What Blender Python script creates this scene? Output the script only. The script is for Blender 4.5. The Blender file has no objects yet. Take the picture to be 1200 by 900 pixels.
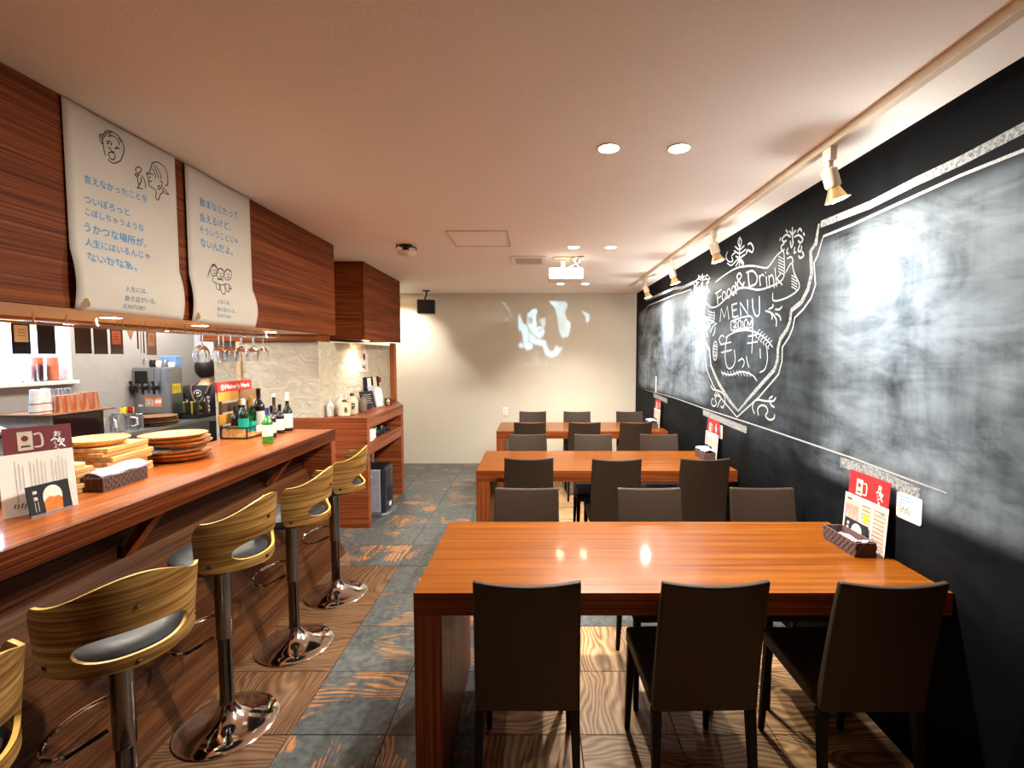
import bpy, bmesh, math, random
import numpy as np
from math import sin, cos, pi, radians, atan2, hypot
from mathutils import Vector, Matrix
random.seed(7)
SC = bpy.context.scene
COL = SC.collection
# ---------------------------------------------------------------- camera
F = 565.0; TH = radians(3.343); CX = 627.0; H = 1.6
cd = bpy.data.cameras.new('camera'); cam = bpy.data.objects.new('camera', cd); COL.objects.link(cam)
cam.location = (0, 0, H); cam.rotation_euler = (pi/2 - TH, 0, 0)
cd.sensor_width = 36; cd.lens = 36*F/1200; cd.shift_x = -(CX-600)/1200; cd.clip_start = .05
SC.camera = cam
# ---------------------------------------------------------------- world, view, lights
w = bpy.data.worlds.new('world'); SC.world = w; w.use_nodes = True
w.node_tree.nodes['Background'].inputs[0].default_value = (1, .93, .85, 1)
w.node_tree.nodes['Background'].inputs[1].default_value = .03
SC.view_settings.view_transform = 'Standard'; SC.view_settings.look = 'None'
SC.view_settings.gamma = 1; SC.view_settings.use_curve_mapping = False
SC.view_settings.exposure = 1.6
SC.cycles.max_bounces = 10; SC.cycles.diffuse_bounces = 6; SC.cycles.glossy_bounces = 4
SC.cycles.transmission_bounces = 8; SC.cycles.transparent_max_bounces = 12
SC.cycles.caustics_reflective = False; SC.cycles.caustics_refractive = False
SC.cycles.sample_clamp_indirect = 4
SC.cycles.use_denoising = True
WARM = (1, .975, .885); NEUT = (1, .975, .90); COOL = (.80, .90, 1)

def lamp(kind, name, loc, power, color, aim=None, size=.05, angle=120, blend=.6, sy=None):
    l = bpy.data.lights.new(name, kind); l.energy = power; l.color = color
    if kind == 'SPOT':
        l.spot_size = radians(angle); l.spot_blend = blend; l.shadow_soft_size = size
    elif kind == 'AREA':
        l.size = size; l.shape = 'SQUARE' if size > .1 else 'DISK'
        if sy: l.shape = 'RECTANGLE'; l.size_y = sy
    else: l.shadow_soft_size = size
    o = bpy.data.objects.new(name, l); COL.objects.link(o); o.location = loc
    if aim is not None: o.rotation_euler = (Vector(aim)-Vector(loc)).to_track_quat('-Z', 'Y').to_euler()
    return o
ZC = 2.51
DOWN = [(x, y) for y in (2.17, 4.1, 6.15) for x in (.323, .632)]
for x, y in DOWN:
    if y < 6: lamp('AREA', 'downlight_lamp', (x, y, ZC-.008), 20, WARM, (x, y, 0), .085)
    else: lamp('SPOT', 'downlight_lamp', (x, y, ZC-.012), 62, WARM, (x, y-.1, 0), .04, 112, 1)
lamp('SPOT', 'downlight_lamp', (-1.93, 6.72, ZC-.02), 42, NEUT, (-1.85, 7.0, 0), .04, 120, .8)
UND = [(-1.935, .9), (-1.935, 2.215), (-1.935, 2.80), (-1.935, 3.55)]
for x, y in UND: lamp('SPOT', 'cabinet_lamp', (x, y, 1.765), 12.5, NEUT, (x, y, 0), .03, 150, .7)
lamp('SPOT', 'niche_lamp', (-1.80, 5.15, 1.755), 9, NEUT, (-1.97, 5.1, .9), .03, 110, .8)
lamp('AREA', 'unseen_kitchen_lamp', (-3.0, 3.3, 2.46), 21, (1, .93, .84), (-3.0, 3.3, 0), .3, sy=2.4)
lamp('AREA', 'unseen_kitchen_lamp', (-3.45, 4.75, 2.46), 11, (1, .94, .86), (-3.45, 4.75, 0), .3, sy=.6)  # second light without a fixture, added to brighten the kitchen behind the person
lamp('AREA', 'window_lamp', (-4.1, 3.5, 1.93), 9, (.55, .75, 1), (-4.1, 3.5, 0), .15, sy=1.2)

# ---------------------------------------------------------------- pixel helpers (rays of the photograph met with real planes)
def at(px, py, ax, val):
    u = (px-CX)/F; v = (450-py)/F
    y = cos(TH)+v*sin(TH); z = -sin(TH)+v*cos(TH)
    t = (val-H)/z if ax == 'z' else (val/u if ax == 'x' else val/y)
    return Vector((u*t, y*t, H+z*t))
# ---------------------------------------------------------------- material helpers
def lin(c):
    return tuple(((x/255)/12.92 if x/255 <= .04045 else ((x/255+.055)/1.055)**2.4) for x in c)
def newmat(name):
    m = bpy.data.materials.new(name); m.use_nodes = True
    n = m.node_tree; b = n.nodes['Principled BSDF']
    return m, n, b
def setp(b, rough=.5, metal=0, spec=.5, coat=0, trans=0, ior=1.45, sheen=0):
    b.inputs['Roughness'].default_value = rough; b.inputs['Metallic'].default_value = metal
    b.inputs['Specular IOR Level'].default_value = spec; b.inputs['Coat Weight'].default_value = coat
    b.inputs['Transmission Weight'].default_value = trans; b.inputs['IOR'].default_value = ior
    b.inputs['Coat Roughness'].default_value = .08; b.inputs['Sheen Weight'].default_value = sheen
def coords(n, scale, kind='Object', rnd=False, rot=(0, 0, 0)):
    t = n.nodes.new('ShaderNodeTexCoord'); m = n.nodes.new('ShaderNodeMapping')
    m.inputs['Scale'].default_value = scale; m.inputs['Rotation'].default_value = rot
    n.links.new(t.outputs[kind], m.inputs['Vector'])
    if rnd:
        oi = n.nodes.new('ShaderNodeObjectInfo'); mu = n.nodes.new('ShaderNodeMath'); mu.operation = 'MULTIPLY'
        mu.inputs[1].default_value = 37
        n.links.new(oi.outputs['Random'], mu.inputs[0]); n.links.new(mu.outputs[0], m.inputs['Location'])
    return m.outputs[0]
def noise(n, vec, scale, detail=3, rough=.5, dist=0):
    t = n.nodes.new('ShaderNodeTexNoise'); t.inputs['Scale'].default_value = scale
    t.inputs['Detail'].default_value = detail; t.inputs['Roughness'].default_value = rough
    t.inputs['Distortion'].default_value = dist
    n.links.new(vec, t.inputs['Vector']); return t.outputs['Fac']
def ramp(n, fac, stops):
    r = n.nodes.new('ShaderNodeValToRGB'); e = r.color_ramp.elements
    while len(e) < len(stops): e.new(.5)
    for k, (p, c) in enumerate(stops):
        e[k].position = p; e[k].color = (*c, 1) if len(c) == 3 else c
    n.links.new(fac, r.inputs[0]); return r.outputs[0]
def mix(n, fac, a, b, mode='MIX'):
    m = n.nodes.new('ShaderNodeMix'); m.data_type = 'RGBA'; m.blend_type = mode
    for s, v in ((0, fac), (6, a), (7, b)):
        if isinstance(v, bpy.types.NodeSocket): n.links.new(v, m.inputs[s])
        elif isinstance(v, (int, float)): m.inputs[s].default_value = v
        else: m.inputs[s].default_value = (*v, 1)
    return m.outputs[2]
def mth(n, op, a, b=0, c=None):
    m = n.nodes.new('ShaderNodeMath'); m.operation = op
    for s, v in enumerate((a, b) if c is None else (a, b, c)):
        if isinstance(v, bpy.types.NodeSocket): n.links.new(v, m.inputs[s])
        else: m.inputs[s].default_value = v
    return m.outputs[0]
def bump(n, b, h, strength=.3, dist=.01):
    u = n.nodes.new('ShaderNodeBump'); u.inputs['Strength'].default_value = strength; u.inputs['Distance'].default_value = dist
    n.links.new(h, u.inputs['Height']); n.links.new(u.outputs[0], b.inputs['Normal'])
def flat(name, rgb, rough=.5, metal=0, spec=.5, coat=0, vary=.12, scale=30, trans=0, ior=1.45, bmp=0, sheen=0):
    m, n, b = newmat(name); setp(b, rough, metal, spec, coat, trans, ior, sheen)
    c = lin(rgb); v = coords(n, (1, 1, 1)); f = noise(n, v, scale, 3)
    n.links.new(ramp(n, f, [(.3, tuple(x*(1-vary) for x in c)), (.7, tuple(min(1, x*(1+vary)) for x in c))]), b.inputs['Base Color'])
    if bmp: bump(n, b, f, bmp, .004)
    return m
def emis(name, rgb, strength):
    m, n, b = newmat(name); b.inputs['Base Color'].default_value = (*lin(rgb), 1)
    b.inputs['Emission Color'].default_value = (*rgb01(rgb), 1); b.inputs['Emission Strength'].default_value = strength
    return m
def rgb01(c): return tuple(x/255 for x in c)
def wood(name, c1, c2, c3, axis='x', fine=170, rough=.35, coat=.3, rnd=False, contrast=1, bs=.12):
    """striped veneer whose grain runs along one axis"""
    m, n, b = newmat(name); setp(b, rough, 0, .15, coat)
    s = {'x': (1.1, fine, fine), 'y': (fine, 1.1, fine), 'z': (fine, fine, 1.1), 'h': (2.2, 2.2, fine)}[axis]
    s2 = {'x': (.5, fine*.22, fine*.22), 'y': (fine*.22, .5, fine*.22), 'z': (fine*.22, fine*.22, .5), 'h': (2.5, 2.5, fine*.3)}[axis]
    f1 = noise(n, coords(n, s, rnd=rnd), 1, 4, .6); f2 = noise(n, coords(n, s2, rnd=rnd), 1, 3, .6)
    f = mth(n, 'ADD', mth(n, 'MULTIPLY', f1, .62), mth(n, 'MULTIPLY', f2, .38))
    w_ = .11/contrast
    col = ramp(n, f, [(.5-w_, lin(c1)), (.5, lin(c2)), (.5+w_*.8, lin(c3))])
    n.links.new(col, b.inputs['Base Color']); bump(n, b, f, bs, .002)
    return m
def glassmat(name, rgb=(255, 255, 255), rough=0.02, ior=1.45):
    m, n, b = newmat(name); setp(b, rough, 0, .5, 0, 1, ior); b.inputs['Base Color'].default_value = (*lin(rgb), 1)
    return m
# ---------------------------------------------------------------- mesh builder
class MB:
    def __init__(s): s.v = []; s.f = []; s.m = []; s.mi = 0
    def add(s, vs, fs):
        o = len(s.v); s.v += [tuple(p) for p in vs]; s.f += [tuple(o+i for i in f) for f in fs]; s.m += [s.mi]*len(fs); return s
    def box(s, x0, x1, y0, y1, z0, z1):
        return s.add([(x, y, z) for z in (z0, z1) for x, y in ((x0, y0), (x1, y0), (x1, y1), (x0, y1))],
                     [(0, 3, 2, 1), (4, 5, 6, 7), (0, 1, 5, 4), (1, 2, 6, 5), (2, 3, 7, 6), (3, 0, 4, 7)])
    def obox(s, c, size, rz=0, M=None):
        a, b_, h = size[0]/2, size[1]/2, size[2]/2
        R = M if M is not None else Matrix.Rotation(rz, 3, 'Z')
        P = [Vector(c)+R @ Vector((x, y, z)) for z in (-h, h) for x, y in ((-a, -b_), (a, -b_), (a, b_), (-a, b_))]
        return s.add(P, [(0, 3, 2, 1), (4, 5, 6, 7), (0, 1, 5, 4), (1, 2, 6, 5), (2, 3, 7, 6), (3, 0, 4, 7)])
    def hexa(s, bot, top):
        return s.add(list(bot)+list(top), [(0, 3, 2, 1), (4, 5, 6, 7), (0, 1, 5, 4), (1, 2, 6, 5), (2, 3, 7, 6), (3, 0, 4, 7)])
    def prism(s, poly, a, b_, ax='z'):
        n = len(poly)
        def mk(p, t): return (p[0], p[1], t) if ax == 'z' else ((p[0], t, p[1]) if ax == 'y' else (t, p[0], p[1]))
        vs = [mk(p, a) for p in poly]+[mk(p, b_) for p in poly]
        return s.add(vs, [tuple(range(n))[::-1], tuple(range(n, 2*n))]+[(i, (i+1) % n, n+(i+1) % n, n+i) for i in range(n)])
    def lathe(s, prof, c=(0, 0, 0), n=24, M=None, sx=1, sy=1):
        vs = []; R = M or Matrix.Identity(3)
        for r, z in prof:
            for k in range(n):
                a = 2*pi*k/n; vs.append(Vector(c)+R @ Vector((r*sx*cos(a), r*sy*sin(a), z)))
        fs = [(i*n+k, i*n+(k+1) % n, (i+1)*n+(k+1) % n, (i+1)*n+k) for i in range(len(prof)-1) for k in range(n)]
        if prof[0][0] > 1e-5: fs.append(tuple(range(n))[::-1])
        if prof[-1][0] > 1e-5: fs.append(tuple((len(prof)-1)*n+k for k in range(n)))
        return s.add(vs, fs)
    def cyl(s, p0, p1, r0, r1=None, n=12):
        r1 = r0 if r1 is None else r1
        p0 = Vector(p0); p1 = Vector(p1); d = (p1-p0); L = d.length
        M = d.to_track_quat('Z', 'Y').to_matrix()
        return s.lathe([(r0, 0), (r1, L)], p0, n, M)
    def tube(s, pts, r, n=8, closed=False):
        pts = [Vector(p) for p in pts]; N = len(pts); vs = []
        up = Vector((0, 0, 1)); prev = None
        for i in range(N):
            a = pts[(i-1) % N] if (closed or i > 0) else pts[i]; b_ = pts[(i+1) % N] if (closed or i < N-1) else pts[i]
            t = (b_-a).normalized()
            if prev is None:
                q = up if abs(t.z) < .9 else Vector((1, 0, 0)); u = (q - t*q.dot(t)).normalized()
            else: u = (prev - t*prev.dot(t)).normalized()
            prev = u; v = t.cross(u)
            rr = r[i] if isinstance(r, (list, tuple)) else r
            for k in range(n):
                an = 2*pi*k/n; vs.append(pts[i]+u*(rr*cos(an))+v*(rr*sin(an)))
        fs = [(i*n+k, i*n+(k+1) % n, ((i+1) % N)*n+(k+1) % n, ((i+1) % N)*n+k) for i in range(N if closed else N-1) for k in range(n)]
        if not closed: fs += [tuple(range(n))[::-1], tuple((N-1)*n+k for k in range(n))]
        return s.add(vs, fs)
    def build(s, name, mats, parent=None, smooth=False, bevel=0, solid=0, subs=0, seg=2):
        me = bpy.data.meshes.new(name); me.from_pydata(s.v, [], s.f)
        mats = mats if isinstance(mats, (list, tuple)) else [mats]
        for m in mats: me.materials.append(m)
        if len(mats) > 1: me.polygons.foreach_set('material_index', s.m)
        bm = bmesh.new(); bm.from_mesh(me); bmesh.ops.recalc_face_normals(bm, faces=bm.faces); bm.to_mesh(me); bm.free()
        if smooth:
            me.polygons.foreach_set('use_smooth', [True]*len(me.polygons))
            try: me.set_sharp_from_angle(angle=radians(40))
            except Exception: pass
        o = bpy.data.objects.new(name, me); COL.objects.link(o)
        if parent is not None:
            o.parent = parent
            if parent.type == 'EMPTY' and parent.get('_w'): o.location = -parent.location
        if bevel:
            md = o.modifiers.new('bevel', 'BEVEL'); md.width = bevel; md.segments = seg; md.limit_method = 'ANGLE'
        if subs:
            md = o.modifiers.new('sub', 'SUBSURF'); md.levels = md.render_levels = subs
        return o
def bx(name, mat, b, parent=None, bevel=0): return MB().box(*b).build(name, mat, parent, bevel=bevel)
def tag(o, label, cat, group=None, kind=None):
    o['label'] = label
    if cat: o['category'] = cat
    if group: o['group'] = group
    if kind: o['kind'] = kind
    return o
def thing(name, label, cat, loc=(0, 0, 0), rz=0, group=None, world=False):
    o = bpy.data.objects.new(name, None); COL.objects.link(o); o.empty_display_size = .05
    o.location = loc; o.rotation_euler = (0, 0, rz); tag(o, label, cat, group)
    if world: o['_w'] = 1
    return o
def struct(o): o['kind'] = 'structure'; return o
def copy_tree(o, parent=None):
    c = o.copy(); COL.objects.link(c); c.parent = parent
    for ch in list(o.children): copy_tree(ch, c)
    return c
def dup(o, loc, rz=0, label=None, group=None):
    c = copy_tree(o); c.location = loc; c.rotation_euler = (0, 0, rz)
    if label: c['label'] = label
    if group: c['group'] = group
    return c
def smoothline(pts, k=5):
    if len(pts) < 3: return [Vector(p) for p in pts]
    P = [Vector(p) for p in pts]; P = [2*P[0]-P[1]]+P+[2*P[-1]-P[-2]]; out = []
    for i in range(1, len(P)-2):
        for j in range(k):
            t = j/k; a, b_, c, d = P[i-1:i+3]
            out.append(.5*((2*b_)+(c-a)*t+(2*a-5*b_+4*c-d)*t*t+(3*b_-a-3*c+d)*t**3))
    out.append(P[-2]); return out
class INK:
    """flat strokes lying on a plane (origin, ex, ey, normal)"""
    def __init__(s, o, ex, ey): s.o = Vector(o); s.ex = Vector(ex).normalized(); s.ey = Vector(ey).normalized(); s.n = s.ex.cross(s.ey).normalized(); s.mb = MB(); s.k = 0
    def pt(s, p): return s.o+s.ex*p[0]+s.ey*p[1]+s.n*(s.k*2e-5)
    def line(s, pts, w_, smooth=True, closed=False):
        q = smoothline([(p[0], p[1], 0) for p in pts]) if smooth else [Vector((p[0], p[1], 0)) for p in pts]
        s.k += 1; N = len(q); vs = []
        for i in range(N):
            t = (q[min(i+1, N-1)]-q[max(i-1, 0)])
            if t.length < 1e-9: t = Vector((1, 0, 0))
            t.normalize(); nn = Vector((-t.y, t.x, 0))
            ww = w_[min(i*len(w_)//N, len(w_)-1)] if isinstance(w_, (list, tuple)) else w_
            if N > 6 and i in (0, N-1): ww *= .5
            for sg in (-1, 1): vs.append(s.pt(q[i]+nn*(sg*ww/2)))
        s.mb.add(vs, [(2*i, 2*i+2, 2*i+3, 2*i+1) for i in range(N-1)])
    def poly(s, pts): s.k += 1; s.mb.add([s.pt(p) for p in pts], [tuple(range(len(pts)))])
    def ell(s, c, rx, ry, w_, a0=0, a1=2*pi, n=14):
        s.line([(c[0]+rx*cos(a0+(a1-a0)*k/n), c[1]+ry*sin(a0+(a1-a0)*k/n)) for k in range(n+1)], w_, False)
    def disc(s, c, rx, ry, n=16): s.poly([(c[0]+rx*cos(2*pi*k/n), c[1]+ry*sin(2*pi*k/n)) for k in range(n)])
    def build(s, name, mat, parent):
        return s.mb.build(name, mat, parent)
def text(body, name, mat, parent, p0, p1, nrm, height=None, bold=0.0, depth=0.0):
    """lettering written from p0 to p1 (baseline), facing nrm, in the parent's own frame"""
    cu = bpy.data.curves.new('t', 'FONT'); cu.body = body; cu.size = 1; cu.offset = bold; cu.extrude = depth; cu.resolution_u = 2
    to = bpy.data.objects.new('t', cu); COL.objects.link(to)
    dg = bpy.context.evaluated_depsgraph_get(); dg.update()
    me = bpy.data.meshes.new_from_object(to.evaluated_get(dg)); bpy.data.objects.remove(to); bpy.data.curves.remove(cu)
    me.name = name
    if not me.vertices: return None
    co = np.empty(len(me.vertices)*3); me.vertices.foreach_get('co', co); co = co.reshape(-1, 3)
    x0, x1 = co[:, 0].min(), co[:, 0].max(); p0 = Vector(p0); p1 = Vector(p1); ex = (p1-p0); L = ex.length; ex.normalize()
    n = Vector(nrm).normalized(); ey = n.cross(ex).normalized(); s = L/(x1-x0); sy = s
    if height: sy = height/max(1e-6, co[:, 1].max()-co[:, 1].min()); 
    R = np.array([ex, ey, n]); q = np.stack([(co[:, 0]-x0)*s, (co[:, 1])*sy, co[:, 2]*s], 1) @ R + np.array(p0)
    me.vertices.foreach_set('co', q.reshape(-1)); me.materials.clear(); me.materials.append(mat)
    o = bpy.data.objects.new(name, me); COL.objects.link(o); o.parent = parent
    if parent is not None and parent.type == 'EMPTY' and parent.get('_w'): o.location = -parent.location
    return o
# ---------------------------------------------------------------- materials
M_ceil = flat('ceiling_paper', (250, 243, 236), .9, bmp=.15, scale=140, vary=.03)
M_wall = flat('cream_wallpaper', (208, 199, 182), .9, bmp=.12, scale=120, vary=.03)
M_grey = flat('grey_plaster', (150, 147, 143), .8, vary=.04, scale=12)
M_soffit = flat('grey_soffit', (176, 180, 186), .8, vary=.03)
m, n, b = newmat('trowelled_plaster'); setp(b, .9)
v = coords(n, (3, 3, 5)); f1 = noise(n, v, 2.2, 6, .62, 1.2); f2 = noise(n, coords(n, (4, 4, 16)), 2, 4, .6, 2)
rid = mth(n, 'MULTIPLY', mth(n, 'GREATER_THAN', f2, .66), -.5)
n.links.new(ramp(n, f1, [(.3, lin((186, 173, 148))), (.7, lin((214, 203, 180)))]), b.inputs['Base Color'])
bump(n, b, mth(n, 'ADD', f1, rid), .9, .02); M_plaster = m
M_table = wood('orange_table_veneer', (90, 41, 6), (109, 56, 10), (127, 71, 20), 'x', 120, .30, .22, bs=.32)
M_tedge = wood('table_edge_veneer', (80, 32, 10), (114, 52, 20), (140, 74, 34), 'x', 150, .4, .05)
M_tleg = wood('table_leg_veneer', (84, 36, 12), (120, 58, 24), (146, 80, 40), 'z', 150, .4, .05)
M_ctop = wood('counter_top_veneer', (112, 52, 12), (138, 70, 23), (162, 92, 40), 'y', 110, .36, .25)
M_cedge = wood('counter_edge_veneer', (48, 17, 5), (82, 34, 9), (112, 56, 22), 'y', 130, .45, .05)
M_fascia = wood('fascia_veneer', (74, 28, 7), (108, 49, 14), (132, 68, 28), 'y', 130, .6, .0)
M_fasciax = wood('fascia_end_veneer', (84, 36, 10), (122, 60, 22), (148, 82, 38), 'x', 120, .55, .0)
M_cabx = wood('cabinet_veneer', (98, 42, 20), (134, 66, 34), (162, 92, 54), 'x', 90, .4, .1)
M_caby = wood('cabinet_side_veneer', (98, 42, 20), (134, 66, 34), (162, 92, 54), 'y', 90, .4, .1)
M_under = flat('pale_underside', (240, 230, 214), .55, vary=.05)
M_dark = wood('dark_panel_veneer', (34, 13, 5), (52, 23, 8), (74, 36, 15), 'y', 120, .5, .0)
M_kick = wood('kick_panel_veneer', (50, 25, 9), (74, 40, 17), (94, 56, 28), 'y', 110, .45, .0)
M_post = flat('orange_post', (178, 96, 48), .5)
M_chrome = flat('chrome', (225, 220, 215), .08, 1, vary=.02)
M_smoke = flat('dark_chrome', (120, 112, 108), .14, 1, vary=.05)
M_vinyl = flat('black_vinyl', (38, 39, 42), .4, spec=.45, vary=.15, bmp=.1, scale=90)
M_chair = flat('brown_vinyl', (51, 38, 29), .55, spec=.2, vary=.06, scale=160, bmp=.12)
M_chairleg = flat('dark_brown_leg', (18, 12, 10), .6, spec=.2)
M_white = flat('white_plastic', (235, 232, 226), .4, vary=.02)
M_ivory = flat('ivory_plastic', (226, 208, 182), .45, vary=.04)
M_paper = flat('white_paper', (240, 232, 222), .8, vary=.03)
M_poster = flat('poster_paper', (196, 185, 171), .75, vary=.03, scale=6)
M_blue = flat('blue_print', (56, 134, 178), .7)
M_grblue = flat('grey_blue_print', (96, 118, 134), .7)
M_ink = flat('black_print', (28, 24, 26), .7)
M_white_ink = flat('white_print', (240, 238, 232), .7)
M_black = flat('black_plastic', (20, 20, 22), .4)
M_blackm = flat('black_matte', (24, 23, 26), .75)
M_red = flat('red_card', (150, 30, 34), .6, vary=.08)
M_maroon = flat('maroon_card', (108, 34, 40), .6, vary=.08)
M_steel = flat('brushed_steel', (176, 180, 184), .32, 1, vary=.06, scale=60)
M_steel2 = flat('grey_steel', (150, 156, 164), .4, .8, vary=.06)
M_copper = flat('copper', (242, 176, 138), .38, 1, vary=.05)
M_ltwood = wood('pale_board_wood', (180, 130, 72), (206, 158, 96), (222, 182, 124), 'y', 60, .55, .05, True)
M_ltwood2 = wood('plate_wood', (140, 82, 36), (172, 110, 52), (194, 134, 72), 'x', 50, .5, .05, True)
M_brnwood = wood('brown_plate_wood', (98, 66, 46), (124, 88, 64), (148, 108, 80), 'x', 50, .6, 0, True)
M_weave = flat('woven_brown', (88, 66, 60), .8, vary=.35, scale=90, bmp=.5)
M_bamboo = flat('bamboo', (224, 180, 108), .6, vary=.2, scale=80)
M_slate = flat('slate', (86, 94, 96), .6)
M_mug = flat('pale_mug_print', (205, 190, 170), .7)
M_beer = flat('amber_beer', (214, 112, 34), .5, vary=.3, scale=60)
M_skin = flat('skin', (214, 164, 132), .55, vary=.05)
M_hair = flat('black_hair', (24, 20, 20), .6, vary=.3, scale=120)
M_shirt = flat('black_cotton', (26, 28, 38), .85, vary=.15, sheen=.1)
M_strap = flat('brown_strap', (108, 84, 70), .75)
M_lamp = emis('lamp_glow', (255, 240, 215), 14)
M_lampc = emis('spot_glow', (255, 246, 225), 22)
M_led = emis('led_glow', (255, 244, 225), 16)
M_glass = glassmat('clear_glass')
M_greeng = glassmat('green_glass', (40, 150, 70), .05)
M_dkgreen = flat('dark_green_bottle', (18, 30, 16), .08, spec=.8, coat=.6)
M_brownb = flat('brown_bottle', (46, 26, 14), .08, spec=.8, coat=.6)
M_winedk = flat('dark_wine_bottle', (22, 12, 16), .08, spec=.8, coat=.6)
M_brightg = flat('bright_green_bottle', (40, 120, 36), .1, spec=.8, coat=.6)
M_label = flat('bottle_label', (228, 220, 206), .7)
M_teal = flat('teal_label', (20, 160, 140), .6)
M_gold = flat('gold_foil', (214, 166, 84), .35, .6)
M_cream = flat('cream_ceramic', (222, 206, 172), .4, vary=.08)
M_whitec = flat('white_ceramic', (232, 228, 222), .3)
M_towel = flat('blue_towel', (176, 200, 222), .9, vary=.06)
M_ochre = flat('ochre_board', (206, 148, 62), .6)
M_brnboard = flat('brown_board', (92, 68, 52), .6)
M_orange = flat('orange_sticker', (236, 140, 96), .6)
M_yellow = flat('yellow_note', (236, 208, 60), .6)
M_green = flat('green_print', (120, 190, 60), .6)
M_cloth = None
m, n, b = newmat('striped_napkin'); setp(b, .9)
wv = n.nodes.new('ShaderNodeTexWave'); wv.inputs['Scale'].default_value = 38; wv.bands_direction = 'DIAGONAL'
n.links.new(coords(n, (1, 1, 1)), wv.inputs['Vector'])
n.links.new(ramp(n, wv.outputs['Fac'], [(.35, lin((196, 176, 190))), (.65, lin((120, 96, 112)))]), b.inputs['Base Color']); M_cloth = m
m, n, b = newmat('heater_black'); setp(b, .25, 0, .5, .4); b.inputs['Base Color'].default_value = (*lin((30, 32, 44)), 1); M_heatb = m
# plywood shell face and its lighter cut edge
M_ply = wood('walnut_plywood', (82, 52, 22), (118, 82, 38), (148, 112, 62), 'h', 95, .4, .2, True)
M_plyedge = flat('plywood_edge', (226, 180, 92), .35, vary=.08)
# floor panels
def floormat(name, c1, c2, c3, worn=None):
    m, n, b = newmat(name); setp(b, .5, 0, .35, .05)
    g = noise(n, coords(n, (1.5, 4.2, 1), rnd=True), 1.3, 1.5, .45, .3)
    tc = n.nodes.new('ShaderNodeTexCoord'); sy_ = n.nodes.new('ShaderNodeSeparateXYZ'); n.links.new(tc.outputs['Object'], sy_.inputs[0])
    ph = mth(n, 'ADD', mth(n, 'MULTIPLY', g, 70), mth(n, 'MULTIPLY', sy_.outputs['Y'], 210))
    ring = mth(n, 'MULTIPLY_ADD', mth(n, 'SINE', ph), .5, .5)
    d = noise(n, coords(n, (1.6, 12, 1), rnd=True), 1.5, 4, .6, .4)
    fine = noise(n, coords(n, (7, 170, 1), rnd=True), 1, 4, .65)
    f = mth(n, 'ADD', mth(n, 'MULTIPLY', ring, .22), mth(n, 'ADD', mth(n, 'MULTIPLY', d, .42), mth(n, 'MULTIPLY', fine, .38)))
    oi = n.nodes.new('ShaderNodeObjectInfo')
    tone = mth(n, 'ADD', mth(n, 'MULTIPLY', oi.outputs['Random'], .5), .75)
    col = ramp(n, f, [(.34, lin(c1)), (.5, lin(c2)), (.68, lin(c3))])
    if worn:
        big = noise(n, coords(n, (1, 1, 1), rnd=True), 3.2, 3, .6, .5)
        dk = ramp(n, noise(n, coords(n, (30, 30, 1), rnd=True), 1, 3), [(.3, lin((60, 61, 60))), (.7, lin((92, 93, 90)))])
        mask = mth(n, 'MULTIPLY', mth(n, 'MINIMUM', 1, mth(n, 'MULTIPLY', mth(n, 'MAXIMUM', mth(n, 'SUBTRACT', mth(n, 'ADD', big, mth(n, 'MULTIPLY', ring, .05)), worn), 0), 30)), mth(n, 'GREATER_THAN', mth(n, 'ADD', f, mth(n, 'MULTIPLY', big, .2)), .62))
        col = mix(n, mask, dk, col)
    tn = n.nodes.new('ShaderNodeCombineColor')
    for k in range(3): n.links.new(tone, tn.inputs[k])
    n.links.new(mix(n, .6, col, tn.outputs[0], 'MULTIPLY'), b.inputs['Base Color'])
    bump(n, b, f, .25, .003)
    return m
M_oak = floormat('oak_parquet', (124, 86, 52), (182, 136, 90), (222, 178, 130))
M_oakd = floormat('brown_boards', (70, 46, 28), (98, 68, 44), (122, 90, 62))
M_worn = floormat('black_painted_boards', (98, 66, 42), (128, 90, 58), (152, 110, 74), .62)
M_wornl = floormat('black_painted_boards_scuffed', (120, 72, 38), (150, 96, 54), (176, 118, 70), .575)
# chalk board
m, n, b = newmat('chalkboard'); setp(b, .6, 0, .02)
tc = n.nodes.new('ShaderNodeTexCoord'); sp = n.nodes.new('ShaderNodeSeparateXYZ'); n.links.new(tc.outputs['Object'], sp.inputs[0])
Y, Z = sp.outputs['Y'], sp.outputs['Z']
def band(a, b0, b1, s):  # soft 0..1 window
    m1 = n.nodes.new('ShaderNodeMapRange'); m1.interpolation_type = 'SMOOTHSTEP'; n.links.new(a, m1.inputs[0]); m1.inputs[1].default_value = b0-s; m1.inputs[2].default_value = b0+s
    m2 = n.nodes.new('ShaderNodeMapRange'); m2.interpolation_type = 'SMOOTHSTEP'; n.links.new(a, m2.inputs[0]); m2.inputs[1].default_value = b1-s; m2.inputs[2].default_value = b1+s
    m2.inputs[3].default_value = 1; m2.inputs[4].default_value = 0
    return mth(n, 'MULTIPLY', m1.outputs[0], m2.outputs[0])
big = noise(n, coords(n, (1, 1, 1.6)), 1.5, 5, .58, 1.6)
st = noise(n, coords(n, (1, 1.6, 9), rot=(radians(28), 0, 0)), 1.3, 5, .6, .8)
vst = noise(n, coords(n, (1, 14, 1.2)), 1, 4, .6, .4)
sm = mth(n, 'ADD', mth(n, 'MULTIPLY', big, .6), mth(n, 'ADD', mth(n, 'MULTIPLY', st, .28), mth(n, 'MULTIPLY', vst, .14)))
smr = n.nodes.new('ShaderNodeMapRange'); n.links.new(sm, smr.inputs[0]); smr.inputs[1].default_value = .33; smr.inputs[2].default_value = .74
right = mth(n, 'MULTIPLY', band(Y, 1.30, 2.52, .22), band(Z, 1.0, 2.19, .05))
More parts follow.
